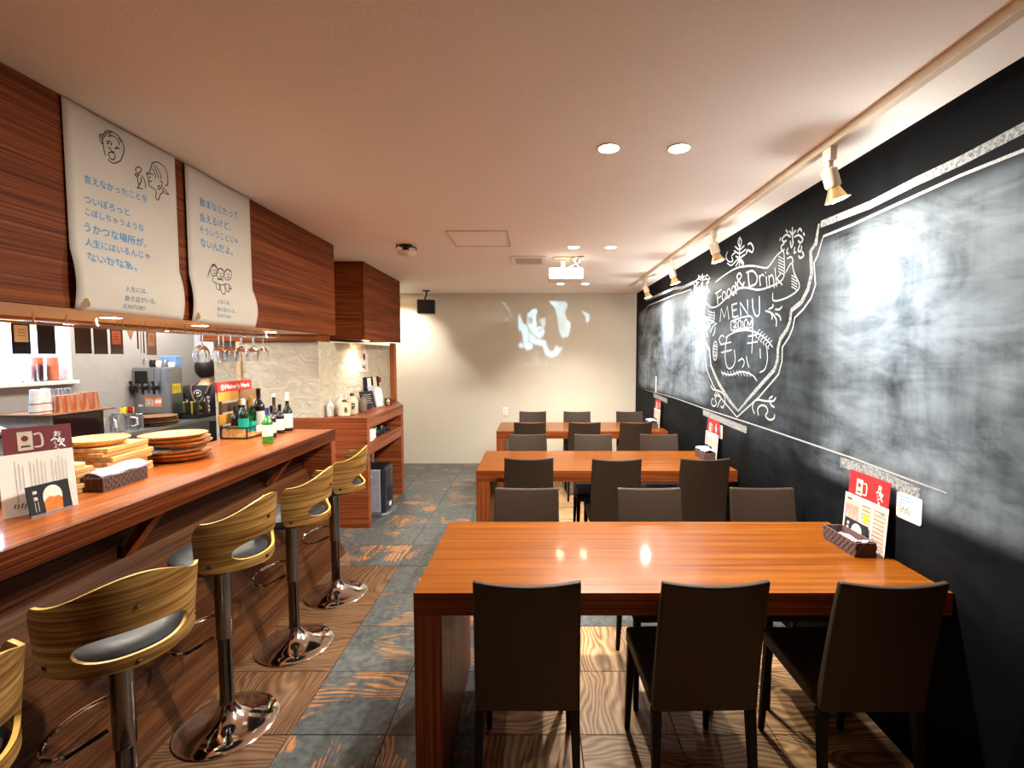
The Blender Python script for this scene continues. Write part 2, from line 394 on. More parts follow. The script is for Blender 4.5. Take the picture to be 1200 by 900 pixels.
left = mth(n, 'MULTIPLY', mth(n, 'MULTIPLY', band(Y, 4.15, 6.9, .15), band(Z, 1.18, 2.2, .06)), 1.3)
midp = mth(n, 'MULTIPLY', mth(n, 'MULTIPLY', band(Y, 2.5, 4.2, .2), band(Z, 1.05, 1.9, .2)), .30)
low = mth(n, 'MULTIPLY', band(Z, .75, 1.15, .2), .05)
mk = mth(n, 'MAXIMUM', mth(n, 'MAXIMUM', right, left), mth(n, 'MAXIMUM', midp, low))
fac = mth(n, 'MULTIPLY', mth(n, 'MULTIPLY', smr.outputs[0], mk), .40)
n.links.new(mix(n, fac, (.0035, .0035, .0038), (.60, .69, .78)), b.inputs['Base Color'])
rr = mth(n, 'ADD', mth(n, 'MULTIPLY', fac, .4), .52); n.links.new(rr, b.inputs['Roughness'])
bump(n, b, noise(n, coords(n, (1, 30, 30)), 3, 3), .05, .002)
M_board = m
m, n, b = newmat('chalk'); setp(b, 1)
f = noise(n, coords(n, (1, 1, 1)), 260, 3, .7)
n.links.new(ramp(n, f, [(.3, (.16, .16, .16)), (.62, (.42, .42, .42))]), b.inputs['Base Color']); M_chalk = m
m, n, b = newmat('rubbed_chalk'); setp(b, 1)
f = noise(n, coords(n, (1, 1, 1)), 90, 4, .75)
n.links.new(ramp(n, f, [(.36, (.07, .07, .07)), (.66, (.36, .36, .35))]), b.inputs['Base Color']); M_chalk2 = m

# ================================================================= THE SETTING
XW = 1.487; YB = 7.105
fl = struct(bx('floor', flat('subfloor', (50, 40, 34), .8), (-4.3, XW, -1.8, YB, -.12, -.012)))
PS = .41; rp = random.Random(3)
tile_me = {}
def floor_panel(x, y, wx, wy, mat, rot):
    key = (round(wx, 3), round(wy, 3), mat.name, rot)
    if key not in tile_me:
        a, c = (wy/2-.0015, wx/2-.0015) if rot else (wx/2-.0015, wy/2-.0015)
        bm = MB().hexa([(-a, -c, -.012), (a, -c, -.012), (a, c, -.012), (-a, c, -.012)],
                       [(-a+.001, -c+.001, 0), (a-.001, -c+.001, 0), (a-.001, c-.001, 0), (-a+.001, c-.001, 0)])
        o = bm.build('floor_panel', mat, fl); tile_me[key] = o
    else:
        o = tile_me[key].copy(); COL.objects.link(o)
    o.parent = fl; o.location = (x, y, -rp.random()*.0008); o.rotation_euler = (0, 0, pi/2 if rot else 0)
xs = [-2.7, -1.92, -1.56, -1.04, -.63, -.22, .19, .60, 1.01, XW]
ys = [-.55, -.10, .31, .72, 1.13, 1.54, 1.95, 2.36, 2.77, 3.18, 3.59, 4.0, 4.41, 4.82, 5.23, 5.64, 6.05, 6.46, 6.87, YB]
for i in range(len(xs)-1):
    for j in range(len(ys)-1):
        x0, x1, y0, y1 = xs[i], xs[i+1], ys[j], ys[j+1]; xm = (x0+x1)/2; ym = (y0+y1)/2
        if (xm < -1.6 and ym < 3.75) or (xm < -2 and ym < 6.3): continue
        if xm < -1.04 and ym < 3.6 or xm < -1.9: mat = M_oakd
        elif xm < -.22 and xm > -1.04 or xm < -1.04: mat = M_wornl if (i+j) % 3 == 0 or ym < 2.2 and xm < -.5 else M_worn
        elif ym < 2.77: mat = M_oak
        elif ym < 4.5: mat = M_wornl
        else: mat = M_oak
        floor_panel(xm, ym, x1-x0, y1-y0, mat, 0 if xm < -2 else (i*2+j+rp.randint(0, 1)) % 2)
ce = struct(bx('ceiling', M_ceil, (-4.3, XW, -1.8, YB, ZC, ZC+.1)))
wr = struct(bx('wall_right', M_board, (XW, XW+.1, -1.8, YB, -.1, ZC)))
wb = struct(bx('wall_back', M_wall, (-2.7, XW+.1, YB, YB+.1, -.1, ZC)))
struct(bx('wall_front', flat('dim_wall', (70, 64, 60), .9), (-4.3, XW, -1.9, -1.8, -.1, ZC)))
struct(bx('wall_passage', M_wall, (-2.8, -2.7, 6.3, YB+.1, -.1, ZC)))
# kitchen walls: left wall with a pass-through window
KX = -3.85
wl = MB().box(KX-.1, KX, -1.8, 3.0, 0, ZC).box(KX-.1, KX, 3.965, 5.6, 0, ZC).box(KX-.1, KX, 3.0, 3.965, 0, 1.40).box(KX-.1, KX, 3.0, 3.965, 1.93, ZC)
struct(wl.build('wall_left', M_grey))
struct(bx('wall_kitchen', M_grey, (KX-.1, -3.06, 5.6, 5.7, 0, ZC)))
pier = MB().prism([(-3.06, 4.60), (-2.69, 4.60), (-2.69, 4.425), (-1.985, 4.425), (-1.875, 6.30), (-3.06, 6.30)], 0, 1.73)
struct(pier.build('wall_pier', M_plaster))
tr = struct(bx('trim_1', flat('tan_strip', (206, 176, 136), .6), (-2.725, -2.69, 4.40, 4.60, 1.0, 1.73)))
struct(bx('trim_2', M_post, (-1.875, -1.815, 6.24, 6.32, 0, 1.765), bevel=.003))
sf = MB().prism([(-3.849, 1.60), (-3.78, 1.48), (-3.07, 1.48), (-3.07, ZC), (-3.849, ZC)], 5.46, 5.598, 'y')
sf2 = MB().prism([(-4.2+.36, 1.62), (-3.74, 1.46), (-3.74, 1.50), (-3.84, 1.66)], 5.45, 5.46, 'y')
struct(sf.build('trim_3', M_soffit))
# pass-through window on the kitchen's left wall
wn = thing('window_1', 'pass-through window lit blue white', None, (KX, 3.48, 1.40), world=True); struct(wn)
fr = MB().box(KX-.1, KX+.02, 2.96, 3.0, 1.36, 1.97).box(KX-.1, KX+.02, 3.955, 3.99, 1.36, 1.97).box(KX-.1, KX+.02, 3.0, 3.955, 1.93, 1.97)
fr.build('window_frame', flat('pale_frame', (222, 220, 216), .5), wn, bevel=.003)
bx('window_sill', flat('sill', (214, 210, 204), .5), (KX-.42, KX+.05, 2.96, 4.02, 1.37, 1.40), wn, .003)
rb = MB().box(KX-.47, KX-.42, 2.9, 4.05, 1.37, 2.02).box(KX-.42, KX-.1, 2.88, 2.93, 1.37, 2.02).box(KX-.42, KX-.1, 4.02, 4.07, 1.37, 2.02).box(KX-.47, KX-.1, 2.88, 4.07, 2.0, 2.04)
rb.build('window_reveal', flat('blue_white_reveal', (206, 220, 240), .4), wn)
bx('light_tube', emis('cold_tube', (170, 210, 255), 9), (KX-.40, KX-.37, 3.0, 3.95, 1.86, 1.89), wn)
bx('notice_strip', M_paper, (KX+.02, KX+.03, 3.55, 3.98, 1.80, 1.90), wn)
text('R 10', 'lettering', M_ink, wn, (KX+.031, 3.86, 1.83), (KX+.031, 3.96, 1.83), (1, 0, 0), .04)

# ================================================================= CHALK DRAWING on the right wall
def cp(px, py):  # photograph pixel -> (along -Y, Z) on the wall
    q = at(px, py, 'x', XW); return (-q.y, q.z)
def K(x, y): return cp(800+x/3.912, 270+y/3.912)
def ink(): return INK((XW-.0012, 0, 0), (0, -1, 0), (0, 0, 1))
s = ink()   # broad rubbed border
s.line([cp(*p) for p in ((1290, 108), (1200, 150), (1125, 189), (1075, 212), (1020, 240), (962, 263))], .036, False)
s.line([cp(960, 262), K(612, 60), K(588, 95), K(592, 200), K(575, 270), K(545, 330), K(500, 365), K(492, 420), K(478, 455), K(450, 495), K(438, 540), K(436, 590), K(420, 640), K(330, 740), K(255, 828)], .030, False)
s.line([K(255, 828), K(215, 780), K(165, 700), K(130, 620), K(123, 545), K(100, 505), K(96, 455), K(72, 410), K(60, 350), K(56, 290), K(52, 235)], .032, False)
s.line([K(52, 238), K(0, 262), cp(790, 338), cp(757, 352)], .03, False)
s.line([cp(p[0], p[1]) for p in ((985, 541), (1020, 553), (1050, 566), (1078, 580))], .05, False)
s.line([cp(p[0], p[1]) for p in ((824, 483), (850, 494), (875, 504))], .05, False)
s.line([cp(p[0], p[1]) for p in ((766, 463), (782, 470))], .05, False)
s.build('chalk_border', M_chalk2, wr)
s = ink()   # thin border line
s.line([cp(*p) for p in ((1290, 135), (1200, 176), (1125, 206), (1050, 240), (1000, 263), (965, 277))], .012, False)
s.line([cp(965, 277), K(620, 115), K(603, 150), K(610, 250), K(590, 310), K(555, 360), K(515, 400), K(505, 450), K(488, 490), K(458, 535), K(456, 600), K(440, 660), K(350, 765), K(250, 856), K(185, 780), K(140, 710), K(108, 630), K(104, 555), K(82, 520), K(78, 470), K(52, 415), K(40, 340), K(38, 270)], .012, False)
s.line([K(38, 270), K(0, 285), cp(792, 345), cp(760, 358), cp(754, 366), cp(754, 440), cp(757, 457)], .014, False)
s.line([cp(p[0], p[1]) for p in ((757, 457), (790, 466), (826, 479), (860, 490), (900, 503), (950, 520), (1000, 537), (1050, 556), (1110, 578))], .009, False)
s.build('chalk_line', M_chalk, wr)
s = ink(); W1 = .010
def L(*p, w_=W1, sm_=True): s.line([K(*q) for q in p], w_, sm_)
L((150, 238), (190, 207), (250, 172), (320, 163), (380, 172), (400, 160), (430, 118), (458, 92))
L((458, 92), (466, 112), (467, 180), (460, 222), (420, 250), (350, 272), (290, 262), (250, 272), (200, 312), (160, 347), (130, 352), (110, 330))
L((125, 215), (112, 250), (108, 330)); L((472, 195), (500, 150), (512, 195), (536, 250), (520, 282), (470, 312), (418, 322), (414, 285))
L((478, 130), (500, 122), (508, 150)); L((110, 335), (93, 372), (112, 402), (142, 412), (146, 368))
for k in range(6): L((440, 118+14*k), (465, 132+14*k), w_=.006)
for k in range(5): L((500, 205+13*k), (527, 222+13*k), w_=.006)
for k in range(3): L((118, 372+12*k), (143, 378+12*k), w_=.006)
s.build('chalk_banner', M_chalk, wr)
s = ink(); W1 = .010
L((158, 283), (162, 338)); L((150, 290), (178, 272)); L((160, 312), (176, 302))
s.ell(K(190, 300), .036, .034, .010); s.ell(K(212, 288), .034, .034, .010); s.ell(K(233, 276), .032, .034, .010); L((243, 235), (247, 292))
L((282, 262), (262, 235), (250, 212), (260, 196), (270, 210), (252, 240), (256, 262), (270, 262), (284, 236))
L((300, 192), (306, 256)); L((292, 194), (322, 186), (342, 212), (336, 244), (306, 258)); L((352, 205), (357, 254)); L((354, 216), (364, 202), (374, 208))
L((384, 210), (388, 262)); L((381, 192), (383, 196)); L((396, 206), (400, 264)); L((398, 216), (410, 204), (418, 225), (421, 266))
L((424, 172), (432, 258)); L((430, 225), (452, 196)); L((432, 220), (458, 250))
W1 = .013
L((172, 418), (178, 358), (192, 398), (206, 348), (213, 408), sm_=False); L((226, 342), (232, 400)); L((226, 342), (250, 334)); L((229, 370), (248, 362)); L((232, 400), (256, 392))
L((268, 392), (264, 330), (300, 384), (298, 318), sm_=False); L((320, 312), (324, 360), (337, 392), (353, 378), (352, 300))
W1 = .007
L((222, 418), (270, 400), (316, 396), (320, 442), (270, 450), (226, 458), (222, 418))
L((234, 424), (244, 418), (246, 430), (234, 446), (250, 444)); s.ell(K(262, 431), .028, .030, .008); L((276, 415), (278, 444)); s.ell(K(291, 427), .026, .030, .008)
L((302, 420), (308, 436), (316, 412))
W1 = .016   # the large kana
L((176, 522), (168, 500), (180, 482), (192, 488)); L((206, 484), (198, 530), (196, 585), (206, 628), (226, 630), (241, 600), (238, 545))
L((174, 524), (224, 512)); L((178, 560), (226, 548))
L((255, 600), (274, 588), (284, 606), (274, 630)); L((292, 575), (300, 612), (306, 628))
L((318, 408), (322, 470), (318, 566)); L((298, 518), (346, 510)); L((302, 486), (340, 478))
L((356, 540), (358, 588)); L((386, 528), (390, 590), (378, 636), (354, 652))
s.build('chalk_lettering', M_chalk, wr)
s = ink(); W1 = .009
L((196, 492), (240, 466), (300, 458), (350, 474), (392, 508), (414, 536)); L((178, 652), (220, 662), (270, 648), (318, 662), (342, 690))
for k in range(6):
    x = 345+k*11; y = 474+k*10; L((x, y), (x+4, y-14), (x+12, y-20), w_=.007); L((x, y), (x-8, y+10), (x-4, y+20), w_=.007)
for k in range(10):
    x = 182+k*14; y = 655+3*sin(k*.9); L((x, y), (x-4, y-12), w_=.007); L((x, y), (x+6, y+12), w_=.007)
for q in (((380, 368), (410, 380), (430, 408), (430, 442)), ((395, 362), (415, 350), (414, 338)), ((425, 362), (445, 362), (458, 348)), ((425, 380), (445, 392), (452, 415)), ((402, 372), (412, 392), (410, 410)),
          ((158, 425), (140, 440), (128, 470)), ((148, 420), (130, 425), (118, 445)), ((150, 440), (148, 465), (138, 485)), ((112, 470), (118, 488))): L(*q, w_=.011)
s.ell(K(150, 552), .050, .078, .009); s.ell(K(150, 552), .030, .052, .006); 
for k in range(4): L((144, 530+13*k), (156, 534+13*k), w_=.006)
# crown ornament, top
for q in (((262, 30), (255, 55), (264, 80)), ((262, 30), (272, 52), (264, 80)), ((240, 72), (262, 88), (285, 68)), ((236, 92), (262, 106), (292, 86)), ((244, 118), (262, 125), (288, 110)),
          ((240, 145), (262, 130), (282, 150)), ((262, 40), (262, 165)), ((208, 96), (200, 120), (212, 142), (232, 140), (226, 118), (244, 100)), ((292, 110), (300, 90), (320, 100), (325, 78), (312, 58), (300, 66)),
          ((244, 165), (262, 140), (280, 158)), ((205, 150), (225, 160), (250, 135))): L(*q, w_=.010)
def flour(cx, cy, k):
    for q in (((0, -60), (0, -20), (2, 20)), ((-14, -40), (0, -22), (16, -44)), ((-8, -8), (-28, -20), (-46, 0), (-40, 16), (-26, 8)), ((8, -8), (30, -18), (48, 4), (36, 20), (26, 8)),
              ((-10, 10), (-4, 44), (6, 12)), ((-36, 22), (-52, 40), (-44, 62), (-36, 50)), ((36, 26), (26, 58), (38, 62), (44, 34)), ((-20, 44), (-26, 70), (-16, 74)), ((12, 40), (8, 70), (18, 66)),
              ((44, 62), (52, 84), (36, 96), (28, 84)), ((-58, 10), (-52, -6)), ((50, -30), (56, -16)), ((-20, -30), (-30, -44)), ((22, -30), (34, -50), (44, -36))):
        L(*[(cx+a*k, cy+b_*k*.92) for a, b_ in q], w_=.012)
flour(505, 38, 1.0); flour(92, 232, .62)
for q in (((130, 708), (140, 728), (166, 735), (190, 752), (196, 785), (186, 812), (176, 806)), ((152, 740), (156, 758), (146, 752)), ((172, 764), (160, 756), (150, 772), (156, 792), (148, 806), (136, 800), (134, 780), (142, 770)), ((160, 812), (168, 790), (178, 770)),
          ((332, 842), (322, 812), (330, 786), (346, 776), (380, 782), (416, 782), (430, 766)), ((350, 850), (346, 820), (362, 802), (384, 808), (392, 830), (382, 850), (400, 868), (420, 862), (424, 842)), ((416, 760), (400, 772), (408, 800), (424, 812))): L(*q, w_=.013)
s.build('chalk_ornament', M_chalk, wr)
sticks = MB()
q = at(769, 441, 'x', XW); q2 = at(769, 460, 'x', XW)
st_ = bx('paper_slip', M_white, (XW-.004, XW-.001, q.y-.02, q.y+.02, q2.z, q.z)); tag(st_, 'narrow white paper slip stuck on the black wall near its far end', 'slip')

# ================================================================= HANGING CABINETS
cb = thing('hanging_cabinet', 'long striped wood cabinet hanging over the bar counter', 'cabinet', (-2, 1.7, 1.77), world=True)
FX = -1.655
bx('front_panel', M_fascia, (FX-.025, FX, -.9, 4.02, 1.77, ZC-.002), cb, .002)
bx('end_panel', M_fasciax, (-2.33, FX-.026, 3.99, 4.02, 1.77, ZC-.002), cb)
bx('underside_panel', M_under, (-2.305, FX-.026, -.9, 3.989, 1.778, 1.80), cb)
bx('rear_board', wood('rear_board_veneer', (150, 92, 58), (190, 126, 84), (210, 148, 104), 'y', 90, .5, 0), (-2.335, -2.306, -.9, 3.989, 1.745, ZC-.002), cb)
for i, (x, y) in enumerate(UND):
    rg = MB().lathe([(.052, 0), (.052, -.006), (.040, -.006), (.040, -.001)], (x, y, 1.778), 20).build('light_ring', M_white, cb)
    MB().lathe([(.0, -.0045), (.0395, -.0045)], (x, y, 1.778), 20).build('light_lens', M_led, rg)
cb2 = thing('end_cabinet', 'shorter striped wood cabinet hanging over the sideboard', 'cabinet', (-1.8, 5.3, 1.76), world=True)
bx('side_panel', M_fascia, (FX-.025, FX, 4.70, 5.96, 1.76, ZC-.002), cb2, .002)
bx('front_panel', M_fasciax, (-2.3, FX-.026, 4.70, 4.73, 1.76, ZC-.002), cb2)
bx('underside_panel', M_fasciax, (-2.3, FX-.026, 4.731, 5.96, 1.765, 1.79), cb2)
bx('rear_panel', M_fasciax, (-2.3, FX-.026, 5.93, 5.96, 1.791, ZC-.002), cb2)
rg = MB().lathe([(.045, 0), (.045, -.006), (.034, -.006), (.034, -.001)], (-1.80, 5.15, 1.765), 20).build('light_ring', M_white, cb2)
MB().lathe([(.0, -.0045), (.0335, -.0045)], (-1.80, 5.15, 1.765), 20).build('light_lens', M_led, rg)
bx('trim_4', M_fasciax, (-3.06, -1.99, 4.40, 4.69, 1.732, ZC-.002)); struct(bpy.data.objects['trim_4'])

# ================================================================= POSTERS
def poster(name, label, y0, y1, ztop, zbot, lines, foot):
    t = thing(name, label, 'poster', (FX, (y0+y1)/2, zbot), group='hand-lettered posters on the cabinet', world=True)
    def off(z, y):  # the sheet hangs free and curls towards its lower end
        u = (ztop-z)/(ztop-zbot); base = .006+.004*sin(y*9)
        if u > .70: base += .030*sin((u-.70)/.30*pi*.9)*(.7+.3*sin(y*7))
        return FX+base
    me = MB(); ny, nz = 14, 34; vs = []
    for j in range(nz+1):
        for i in range(ny+1):
            z = ztop+(zbot-ztop)*j/nz; y = y0+(y1-y0)*i/ny; vs.append((off(z, y), y, z))
    me.add(vs, [(j*(ny+1)+i, j*(ny+1)+i+1, (j+1)*(ny+1)+i+1, (j+1)*(ny+1)+i) for j in range(nz) for i in range(ny)])
    sh = me.build('sheet', M_poster, t, smooth=True)
    md = sh.modifiers.new('thick', 'SOLIDIFY'); md.thickness = .0012; md.offset = -1
    def txt(body, a, c, mat, hgt=None, bold=.0):
        pa = at(*a, 'x', FX); pc = at(*c, 'x', FX)
        o = text(body, 'lettering', mat, t, (0, pa.y, pa.z), (0, pc.y, pc.z), (1, 0, 0), hgt, bold)
        if o:
            for v_ in o.data.vertices: v_.co.x = off(v_.co.z, v_.co.y)+.0016
    for body, a, c, h_ in lines: txt(body, a, c, M_blue, h_, .016)
    for body, a, c, h_ in foot: txt(body, a, c, M_grblue, h_, .012)
    return t, off
pA, offA = poster('poster', 'poster with a laughing face over six lines of blue handwriting', 1.732, 2.255, 2.504, 1.765,
    [('言えなかったことを', (97, 213), (171, 237), None), ('ついぽろっと', (97, 237), (151, 253), None), ('こぼしちゃうような', (98, 251), (167, 271), None),
     ('うかつな場所が、', (97, 270), (170, 290), None), ('人生にはいるんじゃ', (98, 287), (174, 304), None), ('ないかなあ。', (99, 305), (156, 317), None)],
    [('人生には、', (138, 341), (163, 344), None), ('飲食店がいる。', (138, 352), (174, 356), None), ('SUNTORY', (138, 361), (164, 364), None)])
pB, offB = poster('poster', 'poster with three small faces under four lines of blue handwriting', 2.318, 2.835, 2.504, 1.765,
    [('飲まなくたって', (232, 240), (278, 257), None), ('会えるけど、', (232, 258), (270, 270), None), ('そういうことじゃ', (232, 272), (278, 286), None), ('ないんだよ。', (233, 288), (272, 299), None)],
    [('人生には、', (251, 355), (266, 357), None), ('飲食店がいる。', (251, 364), (272, 367), None), ('SUNTORY', (251, 371), (268, 374), None)])
def drawing(parent, off, mapper, strokes, w_):
    s = INK((FX, 0, 0), (0, 1, 0), (0, 0, 1))
    for st in strokes:
        s.line([(lambda q: (q.y, q.z))(at(*mapper(*p), 'x', FX)) for p in st], w_)
    o = s.build('drawing', M_ink, parent)
    for v_ in o.data.vertices: v_.co.x = off(v_.co.z, v_.co.y)+.0018
mA = lambda x, y: (60+x/6.43, 110+y/6.43)
drawing(pA, offA, mA, [
    [(402, 468), (390, 420), (382, 360), (384, 310), (410, 280), (450, 285), (500, 320), (535, 380), (538, 440), (515, 500), (470, 522), (440, 512), (420, 490)],
    [(384, 310), (360, 305), (356, 330), (372, 372), (380, 370)], [(366, 312), (380, 352)], [(392, 330), (410, 300), (450, 290)], [(420, 320), (450, 315), (480, 330)], [(480, 330), (500, 360), (505, 390)],
    [(405, 362), (430, 355), (448, 375), (440, 385)], [(410, 375), (432, 372)], [(478, 418), (495, 405), (512, 420)], [(472, 412), (490, 400)], [(418, 402), (438, 412), (448, 432), (470, 440)],
    [(430, 440), (425, 460), (440, 488), (462, 495), (474, 475), (468, 452), (450, 440), (430, 440)], [(500, 330), (522, 370)], [(430, 300), (440, 316)],
    [(725, 590), (735, 560), (745, 525), (765, 514), (800, 522), (840, 560), (858, 620), (858, 680), (840, 695)], [(725, 590), (705, 600), (712, 625), (722, 640), (718, 655), (745, 660)],
    [(722, 655), (722, 690), (750, 708), (775, 735), (772, 780), (785, 800), (800, 780), (802, 760), (825, 738), (815, 700), (818, 668), (800, 655)], [(712, 608), (740, 602), (755, 615)], [(725, 630), (738, 625)],
    [(750, 540), (775, 580), (795, 640)], [(760, 530), (800, 590), (812, 650)], [(745, 560), (765, 600), (770, 640)], [(786, 700), (795, 692), (806, 705), (795, 722), (786, 700)], [(825, 700), (850, 735), (870, 762)], [(818, 715), (840, 748), (866, 760)],
    [(628, 555), (650, 552), (666, 565), (660, 590), (640, 595), (626, 580), (628, 555)], [(622, 605), (655, 612)], [(645, 600), (640, 640), (650, 690), (640, 705)], [(635, 708), (678, 716)], [(665, 610), (690, 650), (700, 715)], [(625, 600), (622, 615), (640, 625)], [(660, 625), (668, 650), (652, 690)]], .0045)
mB = lambda x, y: (200+x/4.286, 180+y/4.286)
fs_ = []
for (cx, cy) in ((212, 588), (245, 603), (284, 608)):
    fs_ += [[(cx+20*cos(a)*.95, cy+27*sin(a)) for a in [k*pi/6 for k in range(13)]], [(cx-18, cy-12), (cx, cy-26), (cx+18, cy-10)], [(cx-9, cy-3), (cx-3, cy-4)], [(cx+4, cy-2), (cx+10, cy-2)], [(cx-5, cy+12), (cx+2, cy+15), (cx+8, cy+11)], [(cx, cy), (cx+2, cy+7)]]
fs_ += [[(195, 575), (184, 600), (180, 622)], [(200, 560), (215, 556), (224, 575)], [(205, 620), (205, 640), (222, 650), (250, 660), (285, 655), (298, 680), (282, 676)], [(218, 650), (222, 680), (236, 684), (238, 655)], [(240, 655), (244, 700), (262, 700), (264, 655)], [(268, 655), (272, 690), (284, 690), (288, 655)], [(230, 630), (262, 636)]]
drawing(pB, offB, mB, fs_, .0045)
for t_, off_, y0 in ((pA, offA, 1.745), (pB, offB, 2.33)):
    s = INK((FX, 0, 0), (0, 1, 0), (0, 0, 1)); 
    for a, c, r in ((.02, .016, .014), (.034, .02, .011), (.026, .030, .012)): s.disc((y0+a, 1.768+c), r, r)
    o = s.build('brown_emblem', flat('brown_emblem_print', (150, 112, 72), .7), t_)
    for v_ in o.data.vertices: v_.co.x = off_(v_.co.z, v_.co.y)+.0018

# ================================================================= BAR COUNTER
bc = thing('bar_counter', 'long orange wood bar counter with thick striped edge', 'counter', (-1.9, 1.7, 0), world=True)
CXF = -1.635
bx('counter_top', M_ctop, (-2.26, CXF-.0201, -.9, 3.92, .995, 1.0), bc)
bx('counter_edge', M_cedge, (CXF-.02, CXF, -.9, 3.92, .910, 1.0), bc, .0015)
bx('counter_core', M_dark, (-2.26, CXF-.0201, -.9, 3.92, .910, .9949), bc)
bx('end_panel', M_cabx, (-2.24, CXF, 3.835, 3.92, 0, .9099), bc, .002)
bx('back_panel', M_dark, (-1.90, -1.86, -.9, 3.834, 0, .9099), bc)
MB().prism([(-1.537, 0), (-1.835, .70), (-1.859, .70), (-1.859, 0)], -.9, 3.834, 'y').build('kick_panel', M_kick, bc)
for y in (.85, 2.13, 3.30):
    MB().prism([(-1.67, .909), (-1.73, .909), (-1.855, .712), (-1.83, .702)], y-.03, y+.03, 'y').build('bracket', M_tleg, bc)
# ================================================================= SIDEBOARD
sb = thing('sideboard', 'striped wood sideboard with open shelf slot and kneehole beyond the bar', 'sideboard', (-1.7, 5, 0), world=True)
SX = -1.545
MB().prism([(SX, 4.4235), (SX, 5.62), (-1.812, 6.24), (-1.812, 6.30), (-1.868, 6.24), (-1.973, 4.4235)], .925, 1.03).build('top_panel', M_caby, sb, bevel=.002)
bx('side_panel', M_cabx, (-2.7, SX, 4.40, 4.423, 0, 1.03), sb)
bx('front_post', M_caby, (SX-.03, SX, 4.4235, 4.475, 0, .9245), sb)
MB().prism([(SX, 4.476), (SX, 5.52), (-1.86, 5.52), (-1.95, 4.476)], .675, .79).build('shelf_rail', M_caby, sb, bevel=.002)
bx('end_leg', M_cabx, (-1.86, SX, 5.521, 5.62, 0, .9245), sb, .002)
bx('back_panel', M_dark, (-1.925, -1.90, 4.48, 5.52, 0, .674), sb)
bx('slot_back', M_dark, (-1.80, -1.78, 4.48, 5.52, .791, .9245), sb)
# items in the slot
tag(bx('paper_stack', M_paper, (-1.72, SX-.012, 4.50, 4.62, .791, .90)), 'white paper stack in the left of the sideboard slot', 'papers')
g = MB().lathe([(.028, 0), (.030, .09)], (-1.60, 4.72, .791), 16).build('cup', M_whitec); tag(g, 'small pale cup in the sideboard slot beneath a green card', 'cup')
tag(bx('card', M_green, (-1.68, -1.57, 4.70, 4.76, .885, .893)), 'green card on the cup in the sideboard slot', 'card')
for k, (y, h_) in enumerate(((4.88, .06), (5.02, .085), (5.2, .05))):
    o = MB().lathe([(.045, 0), (.05, h_*.5), (.03, h_)], (-1.62, y, .791), 14).build('dark_bowl', M_black, smooth=True)
    tag(o, ['low black bowl beside the cup in the sideboard slot', 'tallest black pot in the middle of the sideboard slot', 'flattest black bowl at the far end of the sideboard slot'][k], 'bowl')

# ================================================================= DINING TABLES
TX0, TX1, TZ = -.432, XW-.003, .76
TY = [1.664, 3.486, 5.335]; TD = .735
tl = ['nearest long orange wood dining table with thick end leg', 'middle one of the three long orange wood dining tables', 'farthest long orange wood dining table by the cream wall']
T = []
for k, y in enumerate(TY):
    if k == 0:
        t = thing('dining_table', tl[0], 'table', (TX0, y, 0), group='long dining tables'); Lx = TX1-TX0
        bx('table_top', M_table, (0, Lx, .0, TD, TZ-.004, TZ), t)
        bx('apron', M_tedge, (0, Lx, 0, TD, TZ-.083, TZ-.0041), t, .0015)
        bx('leg', M_tleg, (0, .10, 0, TD, 0, TZ-.0832), t, .0015)
        bx('wall_cleat', M_tleg, (Lx-.04, Lx-.001, .05, TD-.05, TZ-.14, TZ-.0832), t)
    else: t = dup(T[0], (TX0, y, 0), 0, tl[k])
    T.append(t)
# ================================================================= DINING CHAIRS
def make_chair():
    t = thing('dining_chair', '', 'chair', (0, 0, 0), 0)
    w2 = .178
    # back: local y axis points from back towards the front of the seat
    nx, nz = 8, 12; fr_, bk = [], []
    for j in range(nz+1):
        u = j/nz; z = .40+u*.485; lean = -.075*u**1.3
        for i in range(nx+1):
            s_ = i/nx*2-1; x = s_*w2*(1-.03*u); curve = -.018*(1-s_*s_)*u
            zz = z-(.010*(1-s_*s_)*(u**6))
            th = .036-.012*u; fr_.append((x, lean+curve+th, zz)); bk.append((x, lean+curve, zz))
    N = (nx+1)*(nz+1); f = []
    idx = lambda j, i: j*(nx+1)+i
    for j in range(nz):
        for i in range(nx):
            f.append((idx(j, i), idx(j, i+1), idx(j+1, i+1), idx(j+1, i))); f.append((N+idx(j, i), N+idx(j+1, i), N+idx(j+1, i+1), N+idx(j, i+1)))
    for j in range(nz):
        for i in (0, nx): f.append((idx(j, i), idx(j+1, i), N+idx(j+1, i), N+idx(j, i)))
    for i in range(nx):
        for j in (0, nz): f.append((idx(j, i), idx(j, i+1), N+idx(j, i+1), N+idx(j, i)))
    MB().add(fr_+bk, f).build('backrest', M_chair, t, smooth=True, bevel=.007, seg=3)
    MB().box(-w2-.004, w2+.004, .037, .42, .398, .462).build('seat', M_chair, t, bevel=.012)
    for sx in (-1, 1):
        for fy in (0, 1):
            y0 = .395 if fy else .022; ys = .03 if fy else -.045; x = sx*(w2-.016); xb = sx*(w2-.008)
            a = .016; c = .010
            MB().hexa([(xb-c, y0+ys-c, 0), (xb+c, y0+ys-c, 0), (xb+c, y0+ys+c, 0), (xb-c, y0+ys+c, 0)], [(x-a, y0-a, .3975), (x+a, y0-a, .3975), (x+a, y0+a, .3975), (x-a, y0+a, .3975)]).build('leg', M_chairleg, t, bevel=.002)
    return t
base = make_chair(); used = False
